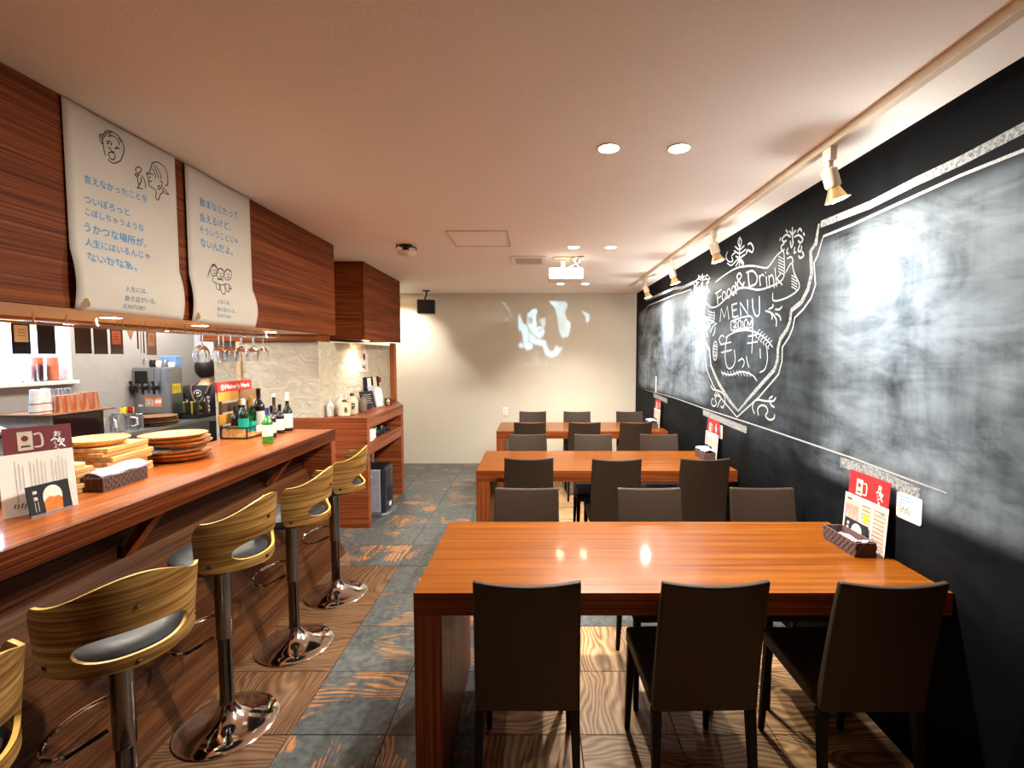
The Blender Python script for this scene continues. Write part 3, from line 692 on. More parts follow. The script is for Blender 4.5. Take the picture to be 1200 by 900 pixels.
CH = [  # (x, back y at seat level, facing sign, yaw)
    [(-.026, 1.50), (.575, 1.50), (1.139, 1.495)], [(-.046, 2.575), (.62, 2.575), (1.232, 2.58)],
    [(-.045, 3.36), (.571, 3.33), (1.193, 3.34)], [(-.065, 4.38), (.529, 4.38), (1.134, 4.38)],
    [(-.055, 5.18), (.536, 5.18), (1.09, 5.18)], [(-.03, 6.19), (.54, 6.19), (1.22, 6.19)]]
tn = ['nearest', 'middle', 'farthest']; pn = ['aisle end', 'middle', 'wall end']
for r, row in enumerate(CH):
    for c, (x, y) in enumerate(row):
        near = r % 2 == 0
        lab = f"dark brown chair, {pn[c]}, " + ("near" if near else "far") + f" side of the {tn[r//2]} table" + (", back to us" if near else ", facing us")
        rz = (0 if near else pi)+[.0, -.02, .03, .015, 0, -.02][(r+c*2) % 6]*(.8)
        yy = y+.06 if near else y-.055
        if not used: base.location = (x, yy, 0); base.rotation_euler[2] = rz; base['label'] = lab; base['group'] = 'dining chairs'; used = True
        else: dup(base, (x, yy, 0), rz, lab, 'dining chairs')
# ================================================================= BAR STOOLS
def make_stool():
    t = thing('bar_stool', '', 'stool', (0, 0, 0))
    # local +X = direction the back of the shell faces; heights relative to a seat top of .80
    MB().lathe([(.197, 0), (.199, .006), (.19, .014), (.15, .022), (.09, .036), (.055, .060), (.036, .088), (.030, .10)], (0, 0, 0), 48).build('base', M_chrome, t, smooth=True)
    MB().lathe([(.029, .10), (.029, .112), (.027, .116), (.027, .44)], (0, 0, 0), 24).build('column', M_smoke, t, smooth=True)
    sl = MB().lathe([(.028, .40), (.032, .405), (.032, .70), (.05, .725), (.05, .735)], (0, 0, 0), 24).build('sleeve', M_smoke, t, smooth=True)
    pts = [(-.03, .028, .405)]+[(-.115-.085*cos(a), .135*sin(a), .405+.012*sin(a/2)) for a in [pi*.66-k*pi*1.32/18 for k in range(19)]]+[(-.03, -.028, .405)]
    MB().tube(pts, .0075, 8).build('foot_ring', M_chrome, t, smooth=True)
    MB().tube([(0, .03, .69), (-.02, .10, .68), (-.02, .19, .685)], .005, 6).build('height_lever', M_chrome, sl, smooth=True)
    # seat cushion
    MB().lathe([(0, .738), (.15, .738), (.175, .745), (.184, .765), (.178, .785), (.155, .798), (.10, .803), (0, .800)], (-.004, 0, 0), 36).build('seat', M_vinyl, t, smooth=True)
    # plywood shell with slot
    half = radians(80); R = .189; sh = radians(44)
    az = sorted(set([round(-half+2*half*k/40, 5) for k in range(41)]+[round(sg*sh*(1-e), 5) for sg in (-1, 1) for e in (0, .01, .04, .1, .2, .35)]))
    def topz(a):
        u = abs(a)/half; z = .965+.065*(.5+.5*cos(min(1, u/.85)*pi))
        if u > .90: z -= .045*((u-.90)/.10)**2
        return z
    def botz(a):
        u = abs(a)/half; z = .745+.02*u
        if u > .90: z += .035*((u-.90)/.10)**2
        return z
    def slot(a):
        if abs(a) >= sh-1e-4: return None
        e = 1-(abs(a)/sh)**3.2; e = max(0, e)**.5
        return .822-.036*e, .822+.042*e
    def P(a, z, rr):
        flare = .018*max(0, (z-.80)/.22); r = rr+flare
        return (r*cos(a)*1.0, r*sin(a), z)
    th = .011; mb = MB()
    def sheet(zlo, zhi, cols, nz):
        n = len(cols); vs = []
        for rr in (R, R+th):
            for a in cols:
                z0 = zlo(a); z1 = zhi(a)
                for j in range(nz+1): vs.append(P(a, z0+(z1-z0)*j/nz, rr))
        Nn = n*(nz+1); fi = []; fm = []
        for k in range(2):
            for i in range(n-1):
                for j in range(nz):
                    q = k*Nn+i*(nz+1)+j; fi.append((q, q+1, q+nz+2, q+nz+1)); fm.append(0)
        for i in range(n-1):
            for j in (0, nz):
                q = i*(nz+1)+j; fi.append((q, q+nz+1, Nn+q+nz+1, Nn+q)); fm.append(1)
        return vs, fi, fm, n, nz, Nn
    inside = [a for a in az if abs(a) < sh-1e-4]; edge = round(sh, 5)
    colsm = [-edge]+inside+[edge]
    left = [a for a in az if a <= -edge+1e-4]; right_ = [a for a in az if a >= edge-1e-4]
    def addp(zlo, zhi, cols, nz, caps):
        vs, fi, fm, n, nz, Nn = sheet(zlo, zhi, cols, nz)
        for ci in caps:
            i = 0 if ci == 0 else n-1
            for j in range(nz): q = i*(nz+1)+j; fi.append((q, q+1, Nn+q+1, Nn+q)); fm.append(1)
        o = len(mb.v); mb.v += vs; mb.f += [tuple(o+x for x in f_) for f_ in fi]; mb.m += fm
    addp(botz, topz, left, 8, [0]); addp(botz, topz, right_, 8, [1])
    addp(botz, lambda a: (slot(a) or (.822,))[0], colsm, 4, []); addp(lambda a: (slot(a) or (0, .822))[1], topz, colsm, 4, [])
    mb.build('shell', [M_ply, M_plyedge], t, smooth=True)
    for a, z in ((0, .935), (radians(66), .79), (radians(-66), .79), (0, .765)):
        p0 = P(a, z, R+th); d = Vector((cos(a), sin(a), 0))
        MB().cyl(Vector(p0)-d*.001, Vector(p0)+d*.004, .008, .006, 12).build('bolt', M_smoke, t, smooth=True)
    return t
stool = make_stool()
SL = ['light walnut bar stool nearest the camera, cut by the left frame edge', 'bar stool second from the left with a dark plywood shell turned towards us', 'third bar stool along the counter, in the middle of the row of five', 'fourth bar stool along the counter, next to the farthest one', 'farthest bar stool, in front of the end of the bar counter']
for i, (x, y, rz, dz) in enumerate(((-1.335, .93, 0.0, -.05), (-1.335, 1.50, -radians(36), -.065), (-1.337, 2.01, -radians(3), -.01), (-1.333, 2.59, radians(4), -.035), (-1.338, 3.158, radians(10), -.03))):
    s_ = stool if i == 0 else copy_tree(stool)
    s_.location = (x, y, 0); s_.rotation_euler = (0, 0, rz); s_['label'] = SL[i]; s_['group'] = 'bar stools'
    for ch in s_.children:
        if ch.name.split('.')[0] in ('shell', 'seat', 'bolt', 'sleeve'): ch.location.z = dz
        if ch.name.split('.')[0] == 'foot_ring': ch.rotation_euler = (0, 0, -rz)
# ================================================================= CEILING FITTINGS
place = ['left lamp of the nearest pair', 'right lamp of the nearest pair', 'left lamp of the middle pair', 'right lamp of the middle pair', 'left lamp of the farthest pair', 'right lamp of the farthest pair', 'lamp over the passage beside the back wall', 'behind us at left', 'behind us at right']
for i, (x, y) in enumerate(DOWN+[(-1.93, 6.72)]):
    t = thing('ceiling_light', 'round recessed ceiling light, '+place[i], 'ceiling light', (x, y, ZC), group='recessed ceiling lights')
    MB().lathe([(.052, 0), (.052, -.004), (.044, -.005), (.043, -.0005)], (0, 0, 0), 28).build('trim_ring', M_white, t, smooth=True)
    MB().lathe([(0, -.003), (.0425, -.003)], (0, 0, 0), 28).build('lens', M_lamp, t)
hx = thing('ceiling_hatch', 'square access hatch flush in the ceiling with a thin frame', 'hatch', (-.42, 3.84, ZC), world=True)
hf = MB().box(-.655, -.2, 3.57, 3.578, ZC-.004, ZC).box(-.655, -.2, 4.06, 4.068, ZC-.004, ZC).box(-.655, -.647, 3.578, 4.06, ZC-.004, ZC).box(-.208, -.2, 3.578, 4.06, ZC-.004, ZC)
hf.build('hatch_frame', flat('hatch_frame', (196, 172, 150), .5), hx); bx('hatch_panel', M_ceil, (-.645, -.21, 3.58, 4.058, ZC-.0015, ZC), hx)
vt = thing('ceiling_vent', 'white rectangular air vent in the ceiling beside the projector', 'vent', (-.06, 4.64, ZC), world=True)
vf = MB().box(-.225, .10, 4.46, 4.50, ZC-.012, ZC).box(-.225, .10, 4.80, 4.84, ZC-.012, ZC).box(-.225, -.185, 4.50, 4.80, ZC-.012, ZC).box(.06, .10, 4.50, 4.80, ZC-.012, ZC)
vf.build('vent_frame', M_white, vt, bevel=.002); bx('vent_backing', M_brnboard, (-.184, .059, 4.501, 4.799, ZC-.003, ZC), vt)
for k in range(9): bx('slat', M_ivory, (-.184, .059, 4.515+k*.032, 4.530+k*.032, ZC-.010, ZC-.006), vt)
pj = thing('projector', 'white projector hanging from the ceiling with loose cables', 'projector', (.24, 4.62, ZC), world=True)
bx('mount_plate', M_ivory, (.17, .37, 4.48, 4.62, ZC-.018, ZC), pj, .003)
MB().cyl((.26, 4.56, ZC-.018), (.26, 4.60, ZC-.10), .022, .022, 16).build('pole', M_ivory, pj, smooth=True)
pb = MB().box(.125, .445, 4.50, 4.78, 2.325, 2.412).build('housing', M_white, pj, bevel=.012)
bx('bottom_tray', M_ivory, (.13, .44, 4.50, 4.77, 2.31, 2.3245), pj, .003)
for k in range(6): bx('socket', M_black, (.235+k*.03, .252+k*.03, 4.496, 4.4995, 2.345+.006*(k % 2), 2.362), pj)
MB().lathe([(.034, 0), (.034, .03), (.026, .03), (.024, .02)], (.20, 4.781, 2.37), 18, Matrix.Rotation(-pi/2, 3, 'X')).build('lens', M_glass, pj, smooth=True)
rc = random.Random(5)
for k in range(4):
    p = smoothline([(.42+.01*k, 4.47, ZC), (.41-.03*k, 4.45-.02*k, 2.47), (.36+.05*rc.random(), 4.44, 2.44-.02*k), (.30+.03*k, 4.45, 2.40), (.25+.05*k, 4.495, 2.355)], 6)
    MB().tube(p, .004, 6).build('cable', M_blackm if k % 2 else M_ivory, pj, smooth=True)
sd = thing('ceiling_dome', 'pale round dome on a black bracket under the ceiling', 'sensor', (-1.06, 4.03, ZC), world=True)
MB().lathe([(.05, 0), (.05, -.015), (.022, -.02), (.022, -.045), (.055, -.05), (.055, -.055)], (-1.06, 4.03, ZC), 20).build('bracket', M_black, sd, smooth=True)
for a in range(4): MB().tube([(-1.06+.03*cos(a*pi/2+.6), 4.03+.03*sin(a*pi/2+.6), ZC-.012), (-1.06+.08*cos(a*pi/2+.6), 4.03+.08*sin(a*pi/2+.6), ZC-.01), (-1.06+.085*cos(a*pi/2+.6), 4.03+.085*sin(a*pi/2+.6), ZC-.03)], .006, 6).build('clip', M_black, sd)
MB().lathe([(.075, -.055), (.078, -.065), (.06, -.08), (.03, -.088), (0, -.09)], (-1.06, 4.03, ZC), 24).build('dome', M_ivory, sd, smooth=True)
sk = thing('speaker', 'small black box speaker on a ceiling bracket before the cream wall', 'speaker', (-1.52, 6.8, ZC), rz=.16)
MB().lathe([(.05, 0), (.05, -.012)], (0, 0, 0), 16).build('ceiling_plate', M_black, sk)
MB().tube([(0, 0, -.01), (0, 0, -.07), (-.02, .0, -.10), (-.01, 0, -.13)], .012, 8).build('arm', M_black, sk)
MB().box(-.12, .12, -.075, .10, -.325, -.13).build('housing', M_black, sk, bevel=.012)
bx('grille', M_blackm, (-.108, .108, -.079, -.0755, -.313, -.142), sk, .004); bx('side_cheek', M_steel2, (-.127, -.1205, -.07, .09, -.315, -.14), sk)
# ================================================================= TRACK AND SPOTS
TRX = 1.245
tk = bx('track_rail', M_ivory, (TRX-.017, TRX+.017, -.6, 6.3, ZC-.036, ZC), bevel=.002)
tag(tk, 'long ivory lighting track along the ceiling above the chalkboard', 'rail')
SPY = [2.09, 3.42, 4.45, 5.5]
spl = ['nearest spotlight on the ceiling track, beige with gold reflector', 'second spotlight along the track, above the chalk crest', 'third spotlight along the track, before the farthest one', 'farthest spotlight on the track, by the back wall corner']
def spot(y, label, aim):
    t = thing('track_spotlight', label, 'spotlight', (TRX, y, ZC-.036), group='track spotlights', world=True)
    z0 = ZC-.036
    bx('adapter', M_ivory, (TRX-.015, TRX+.015, y-.028, y+.028, z0-.055, z0), t, .003)
    bx('stem', M_ivory, (TRX-.011, TRX+.011, y-.012, y+.012, z0-.095, z0-.0551), t, .002)
    P0 = Vector((TRX, y, z0-.095)); d = (Vector(aim)-P0).normalized(); q = d.to_track_quat('Z', 'X').to_matrix()
    MB().lathe([(.020, -.005), (.031, 0), (.031, .068), (.026, .075)], P0-d*.005, 18, q).build('lamp_body', M_ivory, t, smooth=True)
    c = P0+d*.07
    MB().lathe([(.022, 0), (.030, .018), (.041, .040), (.049, .056), (.0475, .056), (.038, .038), (.027, .018)], c, 24, q).build('reflector', flat('gold_reflector', (220, 190, 130), .18, .9), t, smooth=True)
    MB().lathe([(0, .050), (.0465, .052)], c, 24, q).build('bulb', M_lampc, t)
    return c+d*.062, d
for i, y in enumerate(SPY):
    aim = Vector((XW, y-.03, 1.60)); c, d = spot(y, spl[i], aim)
    lamp('SPOT', 'track_lamp', c, 25, COOL, c+d, .045, 100, 1); lamp('POINT', 'added_spill', c+d*.02, 6, NEUT, size=.04)  # extra point light added at each spot to brighten the ceiling
# ================================================================= BACK WALL
sw = thing('wall_socket', 'white wall socket low on the cream back wall', 'socket', (-.44, YB, .78))
bx('socket_plate', M_white, (-.035, .035, -.008, 0, -.06, .06), sw, .002)
for z in (-.025, .02): bx('socket_face', M_ivory, (-.016, .016, -.011, -.0081, z-.012, z+.012), sw)
# projected picture: glowing grid on the wall, the projector's light painted into its vertex colours
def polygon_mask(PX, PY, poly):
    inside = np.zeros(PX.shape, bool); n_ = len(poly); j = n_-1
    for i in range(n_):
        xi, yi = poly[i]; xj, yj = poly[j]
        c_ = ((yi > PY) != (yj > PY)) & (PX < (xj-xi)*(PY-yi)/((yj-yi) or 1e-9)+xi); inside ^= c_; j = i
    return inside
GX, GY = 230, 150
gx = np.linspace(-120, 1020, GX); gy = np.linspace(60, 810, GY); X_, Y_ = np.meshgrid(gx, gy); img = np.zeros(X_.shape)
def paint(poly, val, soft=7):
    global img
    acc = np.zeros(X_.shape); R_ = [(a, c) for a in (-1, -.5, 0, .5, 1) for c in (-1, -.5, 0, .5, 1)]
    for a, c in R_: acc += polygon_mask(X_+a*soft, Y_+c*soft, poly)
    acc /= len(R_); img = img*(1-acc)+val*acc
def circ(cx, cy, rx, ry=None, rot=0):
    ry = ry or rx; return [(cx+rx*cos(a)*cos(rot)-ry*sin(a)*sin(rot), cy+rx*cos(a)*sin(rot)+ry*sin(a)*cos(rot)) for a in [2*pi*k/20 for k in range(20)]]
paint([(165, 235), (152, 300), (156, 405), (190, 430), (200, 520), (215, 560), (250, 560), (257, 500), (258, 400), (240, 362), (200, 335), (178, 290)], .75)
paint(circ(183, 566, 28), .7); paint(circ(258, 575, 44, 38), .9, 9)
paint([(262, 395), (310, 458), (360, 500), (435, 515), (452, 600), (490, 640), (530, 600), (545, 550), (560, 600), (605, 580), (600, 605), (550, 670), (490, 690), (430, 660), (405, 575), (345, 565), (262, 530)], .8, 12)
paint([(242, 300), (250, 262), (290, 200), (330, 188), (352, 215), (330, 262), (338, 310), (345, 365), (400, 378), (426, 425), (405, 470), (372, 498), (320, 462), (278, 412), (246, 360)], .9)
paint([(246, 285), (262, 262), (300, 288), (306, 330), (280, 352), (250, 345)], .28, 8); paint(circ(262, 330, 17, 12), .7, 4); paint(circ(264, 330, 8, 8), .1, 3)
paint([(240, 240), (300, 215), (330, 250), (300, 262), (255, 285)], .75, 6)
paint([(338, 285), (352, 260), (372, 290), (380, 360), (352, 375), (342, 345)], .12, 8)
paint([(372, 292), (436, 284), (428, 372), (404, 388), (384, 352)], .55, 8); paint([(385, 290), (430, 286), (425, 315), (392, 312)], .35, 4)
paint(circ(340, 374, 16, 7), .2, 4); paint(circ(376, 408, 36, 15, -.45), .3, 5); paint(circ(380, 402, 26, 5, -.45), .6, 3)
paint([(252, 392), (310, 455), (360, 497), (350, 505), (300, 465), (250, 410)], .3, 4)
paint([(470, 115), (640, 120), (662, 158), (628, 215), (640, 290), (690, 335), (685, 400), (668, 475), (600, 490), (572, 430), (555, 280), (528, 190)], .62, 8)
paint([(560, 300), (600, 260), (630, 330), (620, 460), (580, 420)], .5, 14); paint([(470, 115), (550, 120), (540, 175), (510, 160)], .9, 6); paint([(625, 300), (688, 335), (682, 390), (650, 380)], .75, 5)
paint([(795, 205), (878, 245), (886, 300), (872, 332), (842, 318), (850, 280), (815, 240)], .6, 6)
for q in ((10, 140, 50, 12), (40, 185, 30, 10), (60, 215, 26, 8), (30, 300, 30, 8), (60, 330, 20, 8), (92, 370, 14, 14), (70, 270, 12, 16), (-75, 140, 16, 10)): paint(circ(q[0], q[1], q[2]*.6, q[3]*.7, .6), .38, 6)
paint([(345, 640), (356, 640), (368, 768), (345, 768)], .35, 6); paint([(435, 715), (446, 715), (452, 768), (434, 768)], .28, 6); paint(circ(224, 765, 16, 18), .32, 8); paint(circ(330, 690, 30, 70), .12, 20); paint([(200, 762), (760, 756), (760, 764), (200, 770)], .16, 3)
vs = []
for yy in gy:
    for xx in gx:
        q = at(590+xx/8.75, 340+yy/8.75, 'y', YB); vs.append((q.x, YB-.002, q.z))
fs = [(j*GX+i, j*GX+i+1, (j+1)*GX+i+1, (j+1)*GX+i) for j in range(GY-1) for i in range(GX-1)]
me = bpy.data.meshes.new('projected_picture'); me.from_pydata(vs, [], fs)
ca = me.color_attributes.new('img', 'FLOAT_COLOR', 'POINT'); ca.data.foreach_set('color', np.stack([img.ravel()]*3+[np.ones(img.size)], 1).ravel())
m, n, b = newmat('painted_projector_light'); n.nodes.remove(b)
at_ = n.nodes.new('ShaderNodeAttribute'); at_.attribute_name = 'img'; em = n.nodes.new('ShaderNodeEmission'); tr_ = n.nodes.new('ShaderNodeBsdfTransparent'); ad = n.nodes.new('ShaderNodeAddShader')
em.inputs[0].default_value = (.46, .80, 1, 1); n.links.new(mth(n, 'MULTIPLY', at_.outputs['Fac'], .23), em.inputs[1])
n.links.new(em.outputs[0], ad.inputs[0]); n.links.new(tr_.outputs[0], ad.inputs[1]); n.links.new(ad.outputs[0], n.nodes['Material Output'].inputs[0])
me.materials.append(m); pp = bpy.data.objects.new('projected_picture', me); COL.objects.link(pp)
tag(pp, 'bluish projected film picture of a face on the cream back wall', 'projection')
# ================================================================= MENU STANDS
def frame_panel(name, mat, O, ex, up, wd, ht, th, parent, bevel=0):
    """upright sheet: O lower-left corner seen from its face, ex to the right, up upwards"""
    O = Vector(O); ex = Vector(ex).normalized(); up = Vector(up).normalized(); nn = ex.cross(up).normalized()
    c = [O, O+ex*wd, O+ex*wd+up*ht, O+up*ht]
    return MB().add(c+[p-nn*th for p in c], [(0, 1, 2, 3), (7, 6, 5, 4), (0, 4, 5, 1), (1, 5, 6, 2), (2, 6, 7, 3), (3, 7, 4, 0)]).build(name, mat, parent, bevel=bevel)
def menu_prints(t, O, ex, up, wd, ht, big=True):
    ex = Vector(ex).normalized(); up = Vector(up).normalized(); nn = ex.cross(up).normalized()
    s = INK(Vector(O)+nn*.0008, ex, up)
    return s, nn
def mug(s, x, y, k):
    s.poly([(x, y), (x+.36*k, y), (x+.36*k, y+.62*k), (x, y+.62*k)]); s.line([(x+.38*k, y+.50*k), (x+.56*k, y+.50*k), (x+.58*k, y+.12*k), (x+.38*k, y+.08*k)], .06*k)
def red_card(t, O, ex, up, wd, ht, mat):
    frame_panel('red_sheet', mat, O, ex, up, wd, ht, .002, t)
    s, nn = menu_prints(t, O, ex, up, wd, ht); k = ht*.75
    mug(s, wd*.20, ht*.30 if ht < .2 else ht-.088, .115); s.build('mug_picture', M_mug, t)
    s2 = INK(Vector(O)+nn*.0014, ex, up); x, y = wd*.20, (ht*.30 if ht < .2 else ht-.088)
    s2.disc((x+.02, y+.045), .010, .011); s2.build('mug_emblem', mat, t)
    s3 = INK(Vector(O)+nn*.0016, ex, up); s3.poly([(x+.008, y+.012), (x+.034, y+.012), (x+.034, y+.018), (x+.008, y+.018)]); s3.build('mug_band', M_ink, t)
    exv = Vector(ex).normalized(); upv = Vector(up).normalized(); x0 = wd*.78; yt = ht-.045
    for ch, dy, sz in (('お', 0, .022), ('飲', -.042, .044), ('み', -.062, .015)):
        p = Vector(O)+exv*x0+upv*(yt+dy)+nn*.001; text(ch, 'lettering', M_white_ink, t, p-exv*sz/2, p+exv*sz/2, nn, bold=.02)
def beer_card(t, O, ex, up, wd, ht):
    frame_panel('black_card', M_blackm, O, ex, up, wd, ht, .004, t)
    exv = Vector(ex).normalized(); upv = Vector(up).normalized(); nn = exv.cross(upv).normalized(); O = Vector(O)
    s = INK(O+nn*.0008, ex, up); g = [(wd*.36, ht*.06), (wd*.76, ht*.06), (wd*.80, ht*.55)]+[(wd*.57+wd*.23*cos(a), ht*.55+ht*.36*sin(a)) for a in [k*pi/10 for k in range(1, 10)]]+[(wd*.34, ht*.55)]
    s.poly(g); s.build('beer_foam', M_label, t)
    s = INK(O+nn*.0016, ex, up); s.poly([(wd*.365, ht*.07), (wd*.755, ht*.07), (wd*.785, ht*.42), (wd*.7, ht*.52), (wd*.6, ht*.50), (wd*.5, ht*.56), (wd*.42, ht*.50), (wd*.35, ht*.40)]); s.build('beer_glass', M_beer, t)
    for k, ch in enumerate('神泡'):
        p = O+exv*wd*.17+upv*(ht*(.72-.20*k))+nn*.001; text(ch, 'lettering', M_white_ink, t, p-exv*wd*.05, p+exv*wd*.05, nn, bold=.02)
    s = INK(O+nn*.001, ex, up)
    for j in range(2): s.line([(wd*(.14+.07*j), ht*.46), (wd*(.14+.07*j), ht*.14)], .0015)
    s.build('fine_print', M_label, t)
# big menu on the bar counter (face towards the room)
A = at(4, 609, 'z', 1.0); B = at(92, 591, 'z', 1.0); ex = (B-A).normalized(); wd = (B-A).length; upv = Vector((0, 0, 1))
nrm = ex.cross(upv).normalized(); up1 = (upv-nrm*.12).normalized()
t = thing('menu_stand', 'menu sheets with maroon header card standing on the bar counter', 'menu', A, world=True)
frame_panel('text_sheet', M_paper, A, ex, up1, wd, .232, .002, t)
red_card(t, A-nrm*.003+ex*.018, ex, up1, wd-.016, .330, M_maroon)
s = INK(A+nrm*.0012, ex, up1); rq = random.Random(2)
for k in range(15):
    if k in (3, 9): continue
    x = wd*.20+k*wd*.048; y = .205-.01*(k % 3); 
    while y > .205-(.12 if k % 4 else .16)+rq.random()*.02: s.line([(x, y), (x+.0006, y-.004)], .0018, False); y -= .0068
for k in range(7): s.line([(wd*(.14+.045*k), .035+.006*sin(k*2)), (wd*(.165+.045*k), .043+.004*cos(k*3))], .003)
for k in range(7): s.line([(wd*(.15+.045*k), .030), (wd*(.155+.045*k), .046)], .002)
s.build('small_print', M_ink, t)
A2 = at(33, 606, 'z', 1.0)+nrm*.03; B2 = at(82, 592, 'z', 1.0)+nrm*.03; e2 = (B2-A2).normalized()
t = thing('card_stand', 'small black card with a beer glass picture leaning before the counter menu', 'card', A2, world=True)
beer_card(t, A2, e2, (e2.cross(Vector((0, 0, 1)))*-.15+Vector((0, 0, 1))), (B2-A2).length, .115)
frame_panel('clear_holder', M_steel2, A2+nrm*.003+Vector((0, 0, .0005)), e2, Vector((0, 0, 1)), (B2-A2).length, .006, .012, t)
# woven trays
def woven_tray(name, label, O, ex, Ln, Wd, ht, content, group=None):
    ex = Vector(ex).normalized(); ang = atan2(ex.y, ex.x)
    t = thing(name, label, 'basket', O, ang, group)
    mb = MB(); fl_ = .006
    for (x0, x1, y0, y1) in ((0, Ln, 0, .005), (0, Ln, Wd-.005, Wd), (0, .005, .005, Wd-.005), (Ln-.005, Ln, .005, Wd-.005)): mb.box(x0, x1, y0, y1, 0, ht)
    mb.box(.005, Ln-.005, .005, Wd-.005, 0, .004); mb.build('tray_wall', M_weave, t, bevel=.002)
    w_ = MB(); nx = int(Ln/.014); nzz = max(3, int(ht/.013))
    for i in range(nx):
        for j in range(nzz):
            if (i+j) % 2: continue
            x = i*Ln/nx; z = j*ht/nzz
            w_.box(x, x+Ln/nx*.95, -.0022, 0, z+.001, z+ht/nzz*.92); w_.box(x, x+Ln/nx*.95, Wd, Wd+.0022, z+.001, z+ht/nzz*.92)
    for i in range(int(Wd/.014)):
        for j in range(nzz):
            if (i+j) % 2: continue
            y = i*Wd/int(Wd/.014); z = j*ht/nzz
            w_.box(-.0022, 0, y, y+.0135, z+.001, z+ht/nzz*.92); w_.box(Ln, Ln+.0022, y, y+.0135, z+.001, z+ht/nzz*.92)
    o = w_.build('weave', M_weave, t); o['kind'] = 'stuff'
    return t
def cloth_sheet(name, label, M_, mat, Ln, Wd, zf, cat='napkins'):
    nx, ny = 22, 12; vs = []
    for j in range(ny+1):
        for i in range(nx+1):
            x = Ln*i/nx; y = Wd*j/ny; vs.append((x, y, zf(i/nx, j/ny)))
    o = MB().add(vs, [(j*(nx+1)+i, j*(nx+1)+i+1, (j+1)*(nx+1)+i+1, (j+1)*(nx+1)+i) for j in range(ny) for i in range(nx)]).build(name, mat, None, smooth=True)
    md = o.modifiers.new('thick', 'SOLIDIFY'); md.thickness = .004; md.offset = 1
    o.matrix_world = M_; o['label'] = label; o['category'] = cat; return o
# counter tray: near edge seen from the room runs along +Y
P1 = at(121, 577, 'z', 1.0); P2 = at(173, 560, 'z', 1.0); P0 = at(98, 572, 'z', 1.0)
exc = (P2-P1).normalized(); Lc = (P2-P1).length; Wc = .135
woven_tray('woven_tray', 'brown woven tray with a striped napkin on the bar counter', P1, exc, Lc, Wc, .062, None, 'woven napkin trays')
Mx = Matrix.Translation(P1+Vector((0, 0, .052)))@Matrix.Rotation(atan2(exc.y, exc.x), 4, 'Z')@Matrix.Translation((.008, .010, 0))
cloth_sheet('striped_napkin', 'purple striped napkin heaped in the counter tray', Mx, M_cloth, Lc+.02, Wc-.02, lambda u, v_: .008+.018*sin(pi*min(1, max(0, v_)))+.012*u*sin(pi*v_)+.003*sin(u*14+v_*6)-(.0 if u < .93 else .0))
# ================================================================= TABLE SETS by the wall
def table_set(k, y0, corner, cloth, lab):
    zt = TZ
    xs_, ys_ = corner
    tray = woven_tray('woven_tray', lab[0], (xs_, ys_, zt), (0, 1, 0), .225, .088, .062, None, 'woven napkin trays')
    tray.rotation_euler = (0, 0, pi/2); tray.location = (xs_+.088, ys_, zt)
    if k == 0:
        Mx = Matrix.Translation((xs_+.080, ys_+.01, zt+.025))@Matrix.Rotation(pi/2, 4, 'Z')
        cloth_sheet('striped_napkin', lab[1], Mx, M_cloth, .20, .07, lambda u, v_: .004+.030*(1-u)**3+.004*sin(v_*9)+.004*sin(u*11))
    else:
        Mx = Matrix.Translation((xs_+.088, ys_, zt+.0625))@Matrix.Rotation(pi/2, 4, 'Z')
        cloth_sheet('folded_towels', lab[1], Mx, M_towel, .22, .088, lambda u, v_: .010+.022*sin(pi*v_)*(.6+.4*sin(u*4))+.004*sin(u*13), 'towels')
    XS = XW-.040
    t = thing('menu_stand', lab[2], 'menu', (XS, ys_+.1, zt), group='menu stands', world=True)
    # face looks to -X; seen from the room its right side is the one nearer the camera
    O = Vector((XS, ys_+.265, zt+.001)); e = Vector((0, -1, 0)); u_ = Vector((.06, 0, 1)).normalized()
    frame_panel('menu_sheet', M_paper, O, e, u_, .275, .205, .002, t)
    s = INK(O+Vector((-.0009, 0, 0)), e, u_)
    for a, c, a1, c1 in ((.008, .008, .105, .19), (.115, .10, .18, .185), (.19, .02, .268, .195), (.115, .01, .18, .05)): s.poly([(a, c), (a1, c), (a1, c1), (a, c1)])
    s.build('pink_field', flat('pale_pink_print', (206, 168, 150), .7, vary=.15, scale=120), t)
    s = INK(O+Vector((-.0018, 0, 0)), e, u_)
    s.line([(.02, .183), (.05, .183)], .006, False)
    for j in range(9): s.line([(.195, .178-j*.018), (.262, .178-j*.018)], .0022, False)
    for j in range(10): s.line([(.015+.009*j, .16), (.015+.009*j, .09+.02*(j % 3))], .0018, False)
    for j in range(4): s.line([(.120, .176-j*.018), (.175, .176-j*.018)], .0022, False)
    s.build('small_print', M_ink, t)
    s = INK(O+Vector((-.002, 0, 0)), e, u_); s.poly([(.135, .105), (.17, .105), (.17, .14), (.135, .14)]); s.build('yellow_patch', M_yellow, t)
    s = INK(O+Vector((-.0021, 0, 0)), e, u_); s.disc((.246, .176), .008, .006); s.build('blue_dot', M_blue, t)
    O2 = Vector((XS+.012, ys_+.25, zt+.17)); red_card(t, O2, e, u_, .255, .145, M_red)
    O3 = Vector((XS-.017, ys_+.235, zt+.001)); t3 = thing('card_stand', lab[3], 'card', O3, world=True, group='beer cards')
    beer_card(t3, O3, e, (Vector((.12, 0, 1))), .150, .098)
table_set(0, TY[0], (1.335, 1.965), None, ('empty-ended brown woven tray on the nearest table', 'purple striped napkin lying in the tray on the nearest table', 'menu sheet with red mug card leaning against the wall on the nearest table', 'small black card with beer picture beside the nearest table tray'))
table_set(1, TY[1], (1.355, 3.82), None, ('brown woven tray under blue towels on the middle table', 'folded pale blue towels heaped on the middle table tray', 'menu sheet with red mug card on the middle table', 'small black beer card on the middle table'))
